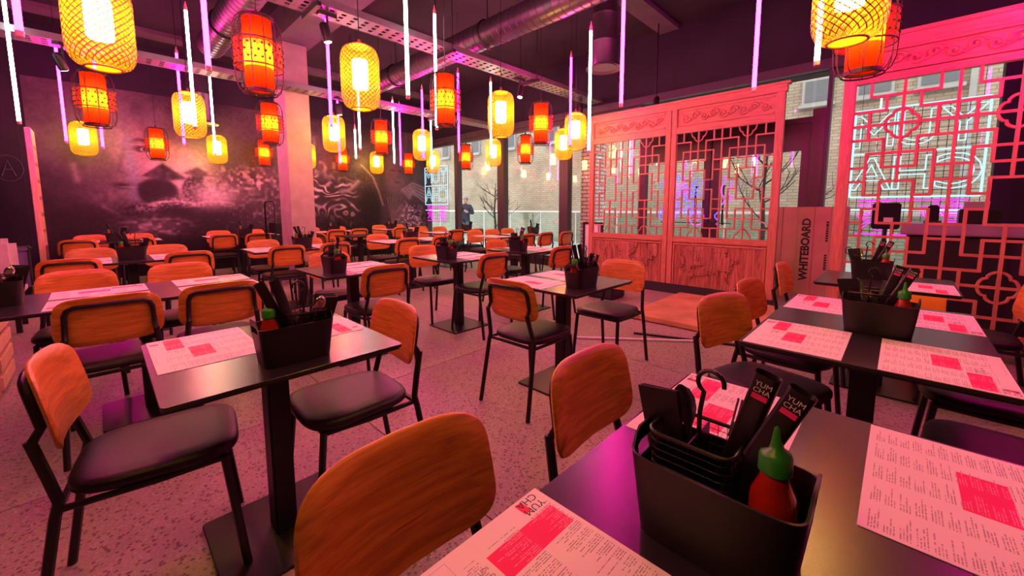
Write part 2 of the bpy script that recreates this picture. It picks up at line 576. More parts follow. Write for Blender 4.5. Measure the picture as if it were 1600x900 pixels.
def glass_door(n, x0, x1, hinge):
    root = struct(bx('door_%d' % n, (x0 + 0.06, YG, 1.28), (0.12, 0.12, 2.26), 'frame_maroon'))
    def ch(name, c, s, m):
        o = bx(name, c, s, m); o.parent = root; o.location = Vector(c) - root.location
        return o
    ch('door_stile', (x1 - 0.05, YG, 1.28), (0.1, 0.12, 2.26), 'frame_maroon')
    ch('door_rail', ((x0 + x1) / 2, YG, 0.22), (x1 - x0, 0.1, 0.14), 'frame_maroon')
    ch('door_rail', ((x0 + x1) / 2, YG, 2.23), (x1 - x0, 0.1, 0.36), 'frame_maroon')
    ch('pane', ((x0 + x1) / 2, YG, 1.17), (x1 - x0 - 0.2, 0.012, 1.76), 'window_glass')
    ch('transom_pane', ((x0 + x1) / 2, YG, 2.72), (x1 - x0 - 0.05, 0.012, 0.52), 'window_glass')
    ch('transom_bar', ((x0 + x1) / 2, YG, 2.45), (x1 - x0, 0.14, 0.08), 'frame_maroon')
    bm = bmesh.new()
    hx = x1 - 0.2 if hinge < 0 else x0 + 0.2
    tube(bm, [(hx, YG - 0.02, 1.0), (hx, YG - 0.07, 1.0), (hx, YG - 0.09, 1.05), (hx, YG - 0.09, 1.55), (hx, YG - 0.07, 1.6), (hx, YG - 0.02, 1.6)], 0.014)
    h = ob('door_handle', bm, 'metal_black'); h.parent = root; h.location = -root.location
    return root
glass_door(1, -3.45, -2.24, -1)
glass_door(2, -2.22, -0.96, 1)
d3 = struct(bx('door_3', (-0.885, YG, 1.35), (0.14, 0.18, 2.4), 'frame_maroon'))
for nm, c_, s_, m_ in (('transom_bar', (-0.88, YG, 2.53), (0.15, 0.2, 0.1), 'frame_maroon'), ('transom_pane', (-0.885, YG, 2.8), (0.14, 0.012, 0.5), 'window_glass')):
    o_ = bx(nm, c_, s_, m_); o_.parent = d3; o_.location = Vector(c_) - d3.location
window(5, -0.815, 0.68, 0.045)
struct(bx('wall_front_right', ((0.68 + XR) / 2, YG, 1.6), (XR - 0.68, 0.2, 2.92), 'wall_dark'))

# white arc decals stuck to the glass at two heights
def arc_decal(x, z, up, lab):
    bm = bmesh.new()
    pts = []
    for k in range(9):
        a = R(180 * k / 8) * (1 if up else -1)
        pts.append((0.07 * math.cos(a), 0, 0.07 * math.sin(a)))
    for r0_, r1_ in ((0.055, 0.075),):
        A = [bm.verts.new((r0_ / 0.07 * p[0], 0, r0_ / 0.07 * p[2])) for p in pts]
        B = [bm.verts.new((r1_ / 0.07 * p[0], 0, r1_ / 0.07 * p[2])) for p in pts]
        for k in range(8):
            bm.faces.new((A[k], A[k + 1], B[k + 1], B[k]))
    o = ob('glass_decal', bm, 'print_white', None, (x, YG - 0.009, z))
    tag(o, lab, 'decal', 'white arcs on the shop window')
arc_decal(-5.45, 1.62, True, 'white arc sticker on the dark window post, upper of two')
arc_decal(-5.38, 1.02, False, 'white upturned arc sticker on the dark window post, lower of two')
arc_decal(-2.62, 1.64, True, 'white arc sticker on glass seen through carved screen, behind the violet neon')
arc_decal(-1.62, 1.62, True, 'white arc sticker on glass behind the right carved panel, upper one')
arc_decal(-1.5, 0.98, True, 'white arc sticker low on glass behind the right carved panel')
arc_decal(-0.62, 1.52, True, 'white arc sticker on glass left of the pink lattice screen')
arc_decal(0.56, 1.62, True, 'white arc sticker on glass right of the neon lettering')

# concrete column with its head beam
col = struct(bx('wall_column', (-7.265, 2.32, CZ / 2), (0.53, 0.36, CZ), 'concrete'))
hb = bx('column_beam', (0, 0, 0), (3.0, 0.5, 0.42), 'ceiling_strip'); hb.parent = col
hb.location = (1.2, 0, 1.9)
col['kind'] = 'structure'

# ---- mural painted cell by cell on the left wall
def vnoise(ny, nz, sy, sz, seed):
    rg = np.random.RandomState(seed)
    g = rg.rand(int(sz) + 3, int(sy) + 3)
    y = np.linspace(0, sy, ny); z = np.linspace(0, sz, nz)
    yi = y.astype(int); zi = z.astype(int)
    fy = (y - yi); fz = (z - zi)
    fy = fy * fy * (3 - 2 * fy); fz = fz * fz * (3 - 2 * fz)
    a = g[np.ix_(zi, yi)]; b = g[np.ix_(zi, yi + 1)]; c = g[np.ix_(zi + 1, yi)]; d = g[np.ix_(zi + 1, yi + 1)]
    return (a * (1 - fy) + b * fy) * (1 - fz)[:, None] + (c * (1 - fy) + d * fy) * fz[:, None]
def build_mural():
    y0, y1, z0, z1 = -0.72, YG - 0.06, 0.0, 3.38
    ny, nz = 640, 290
    Y, Z = np.meshgrid(np.linspace(y0, y1, ny), np.linspace(z0, z1, nz))
    fb = sum(vnoise(ny, nz, 14 * 2 ** k, 6 * 2 ** k, 3 + k) / 2 ** k for k in range(4)) / 1.875
    fine = vnoise(ny, nz, 230, 100, 40)
    fine2 = vnoise(ny, nz, 120, 56, 41)
    V = 0.035 + 0.05 * np.clip(fb - 0.35, 0, 1) * 3
    tint = np.zeros(V.shape + (3,)); tint[:] = (1.0, 0.86, 0.95)
    def sm(d, w): return 1 / (1 + np.exp(np.clip(d / w, -40, 40)))
    def ell(cy, cz, ry, rz, w=0.06, rot=0.0):
        c, s = math.cos(rot), math.sin(rot)
        a = (Y - cy) * c + (Z - cz) * s; b = -(Y - cy) * s + (Z - cz) * c
        return sm(np.sqrt((a / ry) ** 2 + (b / rz) ** 2) - 1, w)
    def poly(pts, w=0.012):
        d = np.full(V.shape, -9.0)
        n = len(pts)
        ar = sum(pts[i][0] * pts[(i + 1) % n][1] - pts[(i + 1) % n][0] * pts[i][1] for i in range(n))
        sg = 1 if ar > 0 else -1
        for i in range(n):
            (ay, az), (by, bz) = pts[i], pts[(i + 1) % n]
            L = math.hypot(by - ay, bz - az)
            d = np.maximum(d, -sg * ((by - ay) * (Z - az) - (bz - az) * (Y - ay)) / L)
        return sm(d, w)
    def line(pts, wd, soft=0.01):
        d = np.full(V.shape, 9.0)
        for (ay, az), (by, bz) in zip(pts, pts[1:]):
            L2 = (by - ay) ** 2 + (bz - az) ** 2
            t = np.clip(((Y - ay) * (by - ay) + (Z - az) * (bz - az)) / L2, 0, 1)
            d = np.minimum(d, np.hypot(Y - ay - t * (by - ay), Z - az - t * (bz - az)))
        return sm(d - wd, soft)
    def put(mask, val, k=1.0):
        nonlocal V
        V = V * (1 - mask * k) + val * mask * k
    # hazy backdrop: pale mist around the cooks, upper sky
    put(ell(0.2, 2.75, 1.1, 0.75, 0.35), 0.11 + 0.2 * (fb - .4), 0.8)
    put(ell(1.05, 1.95, 0.66, 0.5, 0.16), 0.62 + 0.5 * (fb - .45), 0.95)
    put(ell(2.5, 2.6, 1.2, 0.6, 0.35), 0.10 + 0.12 * (fb - .4), 0.7)
    # large face on the left
    put(ell(0.30, 2.15, 0.40, 0.90, 0.10), 0.26 + 0.30 * (fb - .45), 0.95)
    put(ell(0.10, 2.0, 0.22, 0.8, 0.3), 0.07, 0.75)
    put(ell(0.62, 2.36, 0.16, 0.055, 0.12), 0.06)                # eye socket
    put(ell(0.66, 2.355, 0.045, 0.03, 0.1), 0.4)
    put(ell(0.67, 2.355, 0.02, 0.027, 0.1), 0.01)
    put(line([(0.46, 2.46), (0.6, 2.53), (0.76, 2.5)], 0.022, 0.012), 0.03)
    put(line([(0.44, 2.5), (0.36, 2.15), (0.3, 1.95), (0.42, 1.88)], 0.02, 0.02), 0.06, 0.8)
    put(ell(0.42, 1.68, 0.21, 0.07, 0.16), 0.03)                 # lips
    put(ell(0.44, 1.655, 0.12, 0.016, 0.3), 0.3, 0.7)
    put(ell(0.44, 1.735, 0.13, 0.014, 0.3), 0.22, 0.6)
    put(ell(0.2, 1.42, 0.3, 0.14, 0.3), 0.20 + 0.2 * (fine2 - .5), 0.7)
    put(line([(-0.25, 2.0), (-0.22, 1.75)], 0.02, 0.02), 0.5, 0.8)
    put(line([(0.06, 1.3), (0.3, 1.12), (0.45, 0.9)], 0.012, 0.012), 0.5, 0.7)
    put(ell(0.25, 1.05, 0.5, 0.28, 0.3), 0.02, 0.75)
    put(ell(-0.25, 2.3, 0.3, 0.9, 0.3), 0.055 + 0.06 * (fb - .4), 0.6)
    # pale blue streak
    st = line([(0.46, 2.5), (0.5, 1.45)], 0.06, 0.03)
    put(st, 0.34, 0.8); tint = tint * (1 - st[..., None] * .8) + np.array((0.55, 0.7, 1.15)) * st[..., None] * .8
    # cook under a conical hat
    b = np.maximum(ell(0.82, 1.58, 0.30, 0.27, 0.05), ell(0.92, 1.42, 0.24, 0.15, 0.08))
    put(b, 0.02 + 0.02 * fb)
    put(poly([(0.57, 1.87), (0.91, 2.14), (1.28, 1.84), (0.92, 1.78)]), 0.05 + 0.06 * fine2)
    put(line([(0.58, 1.88), (0.91, 2.14), (1.27, 1.85)], 0.007, 0.006), 0.5, 0.8)
    # second cook
    put(ell(1.36, 1.62, 0.19, 0.28, 0.06), 0.05 + 0.13 * (fine > .55))
    put(ell(1.43, 1.88, 0.09, 0.1, 0.15), 0.05)
    put(poly([(1.2, 1.95), (1.43, 2.09), (1.70, 1.92), (1.44, 1.90)]), 0.08 + 0.06 * fine2)
    # pans, steam, table
    put(poly([(0.3, 1.34), (2.2, 1.34), (2.4, 0.2), (0.2, 0.2)], 0.06), 0.02 + 0.02 * fb, 0.9)
    for cy, ry in ((1.03, 0.33), (1.68, 0.33)):
        put(ell(cy, 1.34, ry, 0.075, 0.08), 0.85, 0.9)
        put(ell(cy, 1.335, ry * .9, 0.055, 0.12), 0.10 + 0.5 * np.clip(fine - .45, 0, 1), 1)
        put(ell(cy, 1.22, ry * .95, 0.12, 0.15) * (Z < 1.31), 0.03)
    put(ell(1.68, 1.52, 0.3, 0.2, 0.35), 0.75 + 0.6 * (fb - .45), 0.85)
    put(ell(1.1, 1.42, 0.16, 0.05, 0.4), 0.4 + 0.4 * (fine - .4), 0.8)
    put(ell(0.62, 1.28, 0.2, 0.06, 0.4), 0.4 * fine, 0.8)
    # rubble of market goods
    put(ell(2.25, 1.85, 0.62, 0.28, 0.25) * np.clip(fine2 * 3 - .8, 0, 1), 0.12 + 0.85 * np.clip(vnoise(ny, nz, 150, 50, 90) - .3, 0, 1), 0.85)
    rd = ell(2.35, 1.95, 0.5, 0.2, 0.3)
    tint = tint * (1 - rd[..., None] * .5) + np.array((1.2, 0.62, 0.62)) * rd[..., None] * .5
    put(ell(2.0, 2.5, 0.3, 0.4, 0.4), 0.10, 0.6)
    put(ell(0.75, 0.92, 0.38, 0.15, 0.3), 0.15 + 0.75 * np.clip(vnoise(ny, nz, 110, 70, 91) - .4, 0, 1), 0.85)
    put(ell(2.1, 1.0, 0.6, 0.35, 0.3), 0.06 + 0.2 * np.clip(fine2 - .6, 0, 1), 0.6)
    put(ell(2.7, 1.35, 0.5, 0.3, 0.3), 0.1 + 0.6 * np.clip(fine2 - .55, 0, 1), 0.8)
    # right half: stall with cuts of meat, bending man
    put(ell(4.0, 2.35, 0.7, 0.6, 0.3), 0.14 + 0.8 * np.clip(vnoise(ny, nz, 70, 30, 60) - .62, 0, 1), 0.8)
    wv = 0.5 + 0.5 * np.sin(Z * 30 + 3 * np.sin(Y * 7) + vnoise(ny, nz, 40, 18, 77) * 16)
    put(ell(4.05, 1.6, 0.68, 0.42, 0.2), 0.04 + 0.75 * wv ** 3 * np.clip(vnoise(ny, nz, 60, 26, 78) * 2 - .6, 0, 1), 0.9)
    put(ell(4.45, 1.2, 0.5, 0.18, 0.3), 0.05 + 0.5 * wv ** 4, 0.8)
    put(ell(4.95, 1.85, 0.33, 0.42, 0.1, -0.3), 0.05 + 0.04 * fine)
    put(ell(5.05, 1.2, 0.33, 0.62, 0.12), 0.02)
    put(ell(4.76, 2.32, 0.10, 0.13, 0.1), 0.09)
    put(line([(4.85, 2.38), (5.15, 2.1), (5.3, 1.75), (5.42, 1.35)], 0.010, 0.012), 0.5, 0.6)
    put(line([(4.75, 1.95), (4.5, 1.72), (4.3, 1.68)], 0.04, 0.02), 0.35, 0.8)
    put(ell(4.1, 0.75, 0.9, 0.35, 0.3), 0.02 + 0.5 * np.clip(fine2 - .72, 0, 1), 0.8)
    # second face, arcs and grass strokes
    put(ell(5.85, 2.2, 0.3, 0.5, 0.25), 0.16 + 0.1 * fb, 0.8)
    put(ell(5.75, 2.3, 0.07, 0.025, 0.2), 0.03); put(ell(5.98, 2.3, 0.06, 0.025, 0.2), 0.03)
    put(ell(5.88, 1.98, 0.09, 0.025, 0.2), 0.04)
    hz = ell(6.3, 2.3, 0.6, 0.9, 0.3)
    put(hz, 0.16 + 0.15 * (fb - .4), 0.6)
    tint = tint * (1 - hz[..., None] * .7) + np.array((0.75, 0.85, 1.1)) * hz[..., None] * .7
    for q in range(5):
        put(line([(6.0 + .06 * q, 1.75 - .05 * q), (6.35, 1.98 - .07 * q), (6.75, 1.85 - .1 * q)], 0.012, 0.012), 0.5, 0.6)
    for q in range(16):
        a = R(100 + 5 * q)
        L = 0.8
        put(line([(5.7, 0.75), (5.7 + L * math.sin(R(-10 + 6 * q)), 0.75 + L * math.cos(R(-10 + 6 * q)))], 0.006, 0.008), 0.3, 0.6)
    put(ell(6.3, 0.95, 0.35, 0.4, 0.25) * np.clip(fine2 * 3 - .8, 0, 1), 0.2 + 0.7 * np.clip(fine - .35, 0, 1), 0.85)
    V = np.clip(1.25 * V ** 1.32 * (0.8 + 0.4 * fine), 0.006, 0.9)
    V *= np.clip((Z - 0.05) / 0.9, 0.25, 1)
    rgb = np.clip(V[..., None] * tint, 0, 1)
    me = bpy.data.meshes.new('mural')
    co = np.stack([np.zeros(Y.size), Y.ravel(), Z.ravel()], 1)
    idx = np.arange(ny * nz).reshape(nz, ny)
    q = np.stack([idx[:-1, :-1], idx[:-1, 1:], idx[1:, 1:], idx[1:, :-1]], -1).reshape(-1, 4)
    me.vertices.add(len(co)); me.vertices.foreach_set('co', co.ravel())
    me.loops.add(q.size); me.loops.foreach_set('vertex_index', q.ravel())
    me.polygons.add(len(q)); me.polygons.foreach_set('loop_start', np.arange(len(q)) * 4)
    me.update(); me.validate()
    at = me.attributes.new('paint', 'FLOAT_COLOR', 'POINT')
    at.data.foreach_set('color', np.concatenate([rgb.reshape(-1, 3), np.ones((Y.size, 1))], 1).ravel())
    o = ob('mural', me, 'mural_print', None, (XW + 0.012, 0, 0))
    tag(o, 'dark monochrome street market mural of a face and cooks in conical hats', 'mural')
build_mural()

# dark chalkboard left of the mural, with faint chalk lettering
cb = bx('chalkboard', (XW + 0.02, -1.75, 1.7), (0.03, 1.9, 2.1), 'wall_dark')
tag(cb, 'dark blue chalkboard with faint chalk marks at the left edge', 'chalkboard')
bm = bmesh.new()
tube(bm, [(0, -0.12, -0.2), (0, 0, 0.2), (0, 0.12, -0.2)], 0.012, 5)
tube(bm, [(0, -0.07, -0.03), (0, 0.07, -0.03)], 0.012, 5)
tube(bm, [(0, 0.26 * math.cos(a * .5), 0.34 * math.sin(a * .5)) for a in range(13)], 0.008, 5, True)
cm = ob('chalk_mark', bm, 'chalk'); cm.parent = cb; cm.location = (0.012, 0.80, 0.2); cm.scale = (1, .6, .6); cm['kind'] = 'stuff'

# wooden upright panel between chalkboard and mural
t = thing('wooden_upright', 'tall carved wooden upright panel standing edge-on left of the mural', 'panel', (-8.9, -0.615, 0))
bx('board', (-0.2, 0, 1.2), (0.5, 0.06, 2.4), 'post_wood', t, 0.006)
bm = bmesh.new()
for q in range(7):
    box(bm, (-0.2, 0.032, 0.7 + q * 0.24), (0.3, 0.006, 0.05))
stuff(ob('carving', bm, 'screen_board', t))
bx('foot', (-0.2, 0, 0.03), (0.6, 0.2, 0.06), 'post_wood', t, 0.006)

# ================================================================== outside
struct(bx('trim_20', (-4, 30, -0.13), (120, 46, 0.1), 'paving'))
bld = bx('brick_building', (-4, 12.85, 5.0), (70, 0.5, 10.2), 'brick_tan')
tag(bld, 'tan brick building across the street behind the shop windows', 'building')
def far_window(x0, x1, z0, z1):
    f = bx('window', ((x0 + x1) / 2, 12.58, (z0 + z1) / 2), (x1 - x0, 0.1, z1 - z0), 'window_sill_far')
    f.parent = bld; f.location = f.location - bld.location
    p_ = bx('pane', (0, -0.03, 0.03), (x1 - x0 - 0.12, 0.08, z1 - z0 - 0.14), 'window_pane_far')
    p_.parent = f; p_.location = (0, -0.025, 0.03)
    s_ = bx('window_sill', (0, 0, 0), (x1 - x0 + 0.1, 0.16, 0.08), 'window_sill_far')
    s_.parent = f; s_.location = (0, -0.06, -(z1 - z0) / 2)
for x in (-21.5, -19.2, -16.9, -14.6, -12.3, -10.0, -7.7, -5.4, -3.1, -1.7, -0.65, 0.37, 1.9):
    w_ = 0.62 if x < -1.5 else 0.66
    far_window(x - w_ / 2, x + w_ / 2, 3.76, 4.4)
drp = bx('drain_pipe', (0, 0, 0), (0.1, 0.1, 10), 'window_sill_far'); drp.parent = bld; drp.location = (4.85, -0.3, 0)
pier = bx('brick_pier', (-4.74, YG + 0.46, 2.1), (0.36, 0.4, 4.2), 'brick_grey')
tag(pier, 'pale grey brick pier just outside the window left of the carved screen', 'pier')
def balustrade():
    t = thing('glass_balustrade', 'low glass balustrade with white handrail along the street', 'balustrade', (0, 10.5, -0.08))
    bx('handrail', (-6, 0, 1.22), (26, 0.05, 0.05), 'handrail_white', t)
    for k in range(18):
        x = -19 + k * 1.45
        bx('pane', (x + 0.725, 0, 0.62), (1.41, 0.012, 1.12), 'balustrade_glass', t)
        bx('post', (x, 0.02, 0.6), (0.035, 0.035, 1.2), 'handrail_white', t)
balustrade()
def tree(x, y, h, seed, lab):
    rg = random.Random(seed)
    t = thing('bare_tree', lab, 'tree', (x, y, -0.08))
    bm = bmesh.new(); tips = []
    tube(bm, [(0, 0, 0), (0.02, 0.01, h * .3), (-0.02, 0, h * .55), (0.03, 0.02, h * .95)], [0.05, 0.042, 0.032, 0.008], 6)
    ob('trunk', bm, 'bark', t)
    bm = bmesh.new()
    def br(p, d, L, r, k):
        q = p + d * L * .5 + Vector((rg.uniform(-.05, .05), rg.uniform(-.05, .05), 0.02)) * L
        e = q + (d + Vector((0, 0, 0.25))).normalized() * L * .5
        tube(bm, [p, q, e], [r, r * .75, r * .4], 5)
        if k:
            for _ in range(3):
                nd = (d + Vector((rg.uniform(-.8, .8), rg.uniform(-.8, .8), rg.uniform(-.1, .7)))).normalized()
                br(p.lerp(e, rg.uniform(.4, 1)), nd, L * rg.uniform(.5, .75), r * .55, k - 1)
    for q in range(9):
        a = q * 2.4
        z = h * (0.3 + 0.065 * q)
        br(Vector((0, 0, z)), Vector((math.cos(a), math.sin(a), 0.55)).normalized(), h * (0.33 - 0.02 * q), 0.018, 2)
    stuff(ob('branches', bm, 'bark', t))
tree(-10.06, 9.5, 2.3, 3, 'slim bare tree outside, beside the walking man')
tree(-2.05, 9.5, 2.9, 5, 'bare tree outside, seen behind the right carved panel')

# man outside: one continuous skinned body, coloured by clothing zones
def person(x, y, z, rz):
    root = thing('person', 'person in navy jacket and jeans outside the window, arms raised to chest', 'person', (x, y, z), rz)
    V = {}
    verts, rad, edges = [], [], []
    def v(n, p, r):
        V[n] = len(verts); verts.append(p); rad.append(r)
    v('pel', (0, 0, 0.92), (0.155, 0.12)); v('wai', (0, 0.0, 1.06), (0.155, 0.115)); v('che', (0, 0.0, 1.27), (0.185, 0.13))
    v('nek', (0, 0.0, 1.47), (0.062, 0.062)); v('hd0', (0, 0.015, 1.55), (0.075, 0.085)); v('hd1', (0, 0.02, 1.63), (0.085, 0.1)); v('hd2', (0, 0.01, 1.71), (0.06, 0.07))
    for s, n in ((-1, 'l'), (1, 'r')):
        v(n + 'sh', (s * 0.19, 0, 1.40), (0.075, 0.075)); v(n + 'el', (s * 0.30, 0.06, 1.14), (0.058, 0.058)); v(n + 'wr', (s * 0.10, 0.24, 1.22), (0.042, 0.042)); v(n + 'ha', (s * 0.035, 0.29, 1.27), (0.04, 0.03))
        v(n + 'hp', (s * 0.09, 0, 0.86), (0.095, 0.1)); v(n + 'kn', (s * 0.11, 0.03 * s + 0.02, 0.48), (0.065, 0.07)); v(n + 'an', (s * 0.12, 0.05 * s, 0.10), (0.045, 0.05)); v(n + 'to', (s * 0.14, 0.05 * s + 0.14, 0.045), (0.04, 0.035))
        edges += [(n + 'sh', n + 'el'), (n + 'el', n + 'wr'), (n + 'wr', n + 'ha'), ('che', n + 'sh'), ('pel', n + 'hp'), (n + 'hp', n + 'kn'), (n + 'kn', n + 'an'), (n + 'an', n + 'to')]
    edges += [('pel', 'wai'), ('wai', 'che'), ('che', 'nek'), ('nek', 'hd0'), ('hd0', 'hd1'), ('hd1', 'hd2')]
    me = bpy.data.meshes.new('body')
    me.from_pydata(verts, [(V[a], V[b]) for a, b in edges], [])
    o = bpy.data.objects.new('body', me); COL.objects.link(o)
    md = o.modifiers.new('skin', 'SKIN')
    for i, sv in enumerate(me.skin_vertices[0].data):
        sv.radius = rad[i]
        sv.use_root = (i == 0)
    o.modifiers.new('sub', 'SUBSURF').levels = 2
    bpy.context.view_layer.update()
    m2 = applied(o)
    for n in ('jacket_navy', 'denim', 'skin', 'shoe_dark'):
        m2.materials.append(MATS[n])
    for p_ in m2.polygons:
        c = p_.center
        if c.z > 1.49 or (c.y > 0.235 and c.z > 1.0): k = 2
        elif c.z > 0.86: k = 0
        elif c.z > 0.09: k = 1
        else: k = 3
        p_.material_index = k
        p_.use_smooth = True
    ob('body', m2, None, root)
    bm = bmesh.new()
    bmesh.ops.create_uvsphere(bm, u_segments=14, v_segments=10, radius=0.105)
    for vv in bm.verts:
        vv.co.z *= 1.05; vv.co.y *= 1.1
    bmesh.ops.delete(bm, geom=[vv for vv in bm.verts if vv.co.z < -0.02 and vv.co.y > -0.02], context='VERTS')
    ob('hair', bm, 'hair_grey', root, (0, 0.0, 1.66))
    bm = bmesh.new(); bmesh.ops.create_uvsphere(bm, u_segments=8, v_segments=6, radius=0.018)
    ob('nose', bm, 'skin', root, (0, 0.125, 1.60))
    ph = bx('phone', (0, 0, 0), (0.075, 0.012, 0.15), 'screen_glass')
    ph.location = Vector((x, y, z)) + Matrix.Rotation(rz, 3, 'Z') @ Vector((0, 0.335, 1.29)); ph.rotation_euler = (0, 0, rz)
    tag(ph, 'dark phone held up at chest by the person outside', 'phone')
person(-10.95, 8.92, -0.08, R(215))

# ================================================================== carved screens
def merge(iv):
    iv = sorted(set(iv)); out = []
    for a, b in iv:
        if out and a <= out[-1][1]:
            out[-1][1] = max(out[-1][1], b)
        else:
            out.append([a, b])
    return out
def bars(parent, V, H, x0, ux, z0, uz, wd, dp, cmax, rmax, y=0.0):
    """lattice bars as single parts: V = {col: [(r0, r1)]}, H = {row: [(c0, c1)]}; rows count down from z0"""
    for c, iv in V.items():
        if c in (0, cmax):
            continue
        for a, b in merge(iv):
            L = (b - a) * uz + wd * .6
            bx('lattice_bar', (x0 + c * ux, y, z0 - (a + b) / 2 * uz), (wd, dp, L), 'screen_wood', parent)
    for r, iv in H.items():
        if r in (0, rmax):
            continue
        for a, b in merge(iv):
            L = (b - a) * ux + wd * .6
            bx('lattice_bar', (x0 + (a + b) / 2 * ux, y, z0 - r * uz), (L, dp * .9, wd), 'screen_wood_h', parent)
def cloud(parent, cx, cz, rx, rz, wd, a0=0, a1=360, y=0.0):
    pts = []
    n = 40 if a1 - a0 == 360 else 20
    for k in range(n + (a1 - a0 != 360)):
        a = R(a0 + (a1 - a0) * k / n)
        q = 0.80 + 0.20 * math.sqrt(abs(math.cos(2 * a)))
        pts.append((cx + rx * q * math.cos(a), y, cz + rz * q * math.sin(a)))
    bm = bmesh.new()
    tube(bm, pts, wd * .55, 6, a1 - a0 == 360)
    ob('lattice_cloud', bm, 'screen_wood', parent)
def scroll_carving(parent, x0, x1, zc, h, y, seed, mat='screen_wood_h'):
    rg = random.Random(seed)
    bm = bmesh.new()
    n = int((x1 - x0) / 0.11)
    for k in range(n):
        cx = x0 + (k + .5) * (x1 - x0) / n
        s = 1 if k % 2 else -1
        r = h * rg.uniform(.3, .42)
        pts = []
        for q in range(15):
            a = q * 0.55 * s + rg.uniform(0, .1)
            rr = r * (1 - q / 17)
            pts.append((cx + rr * math.cos(a), y, zc + s * h * .08 + rr * math.sin(a)))
        tube(bm, pts, 0.013, 5)
        tube(bm, [(cx - .06, y, zc - s * h * .3), (cx, y, zc - s * h * .05), (cx + .07, y, zc + s * h * .3)], 0.009, 5)
    stuff(ob('carving', bm, mat, parent))
def blossom_carving(parent, x0, x1, z0, z1, y, seed):
    rg = random.Random(seed)
    bm = bmesh.new()
    def branch(p, d, L, k):
        pts = [p]
        for q in range(5):
            d = (d + Vector((rg.uniform(-.5, .5), 0, rg.uniform(-.35, .5)))).normalized()
            e = pts[-1] + d * L / 5
            e.x = min(max(e.x, x0), x1); e.z = min(max(e.z, z0), z1)
            pts.append(e)
        tube(bm, pts, [0.015 * (1 - q / 9) for q in range(6)], 5)
        for q in pts[1:]:
            if rg.random() < .75:
                for u in range(5):
                    a = u * 1.2566 + rg.random()
                    c = q + Vector((math.cos(a) * .024, -.008, math.sin(a) * .024))
                    mt = Matrix.Translation(c) @ Matrix.Diagonal((1, .55, 1, 1))
                    bmesh.ops.create_icosphere(bm, subdivisions=1, radius=0.016, matrix=mt)
        if k:
            for q in pts[1::2]:
                branch(q.copy(), Vector((rg.uniform(-1, 1), 0, rg.uniform(-.2, 1))).normalized(), L * .6, k - 1)
    for q in range(5):
        branch(Vector((x0 + (x1 - x0) * rg.uniform(.1, .9), y, z0 + (z1 - z0) * rg.uniform(.05, .4))), Vector((rg.uniform(-.6, .6), 0, 1)).normalized(), (z1 - z0) * .7, 2)
    stuff(ob('carving', bm, 'screen_board', parent))

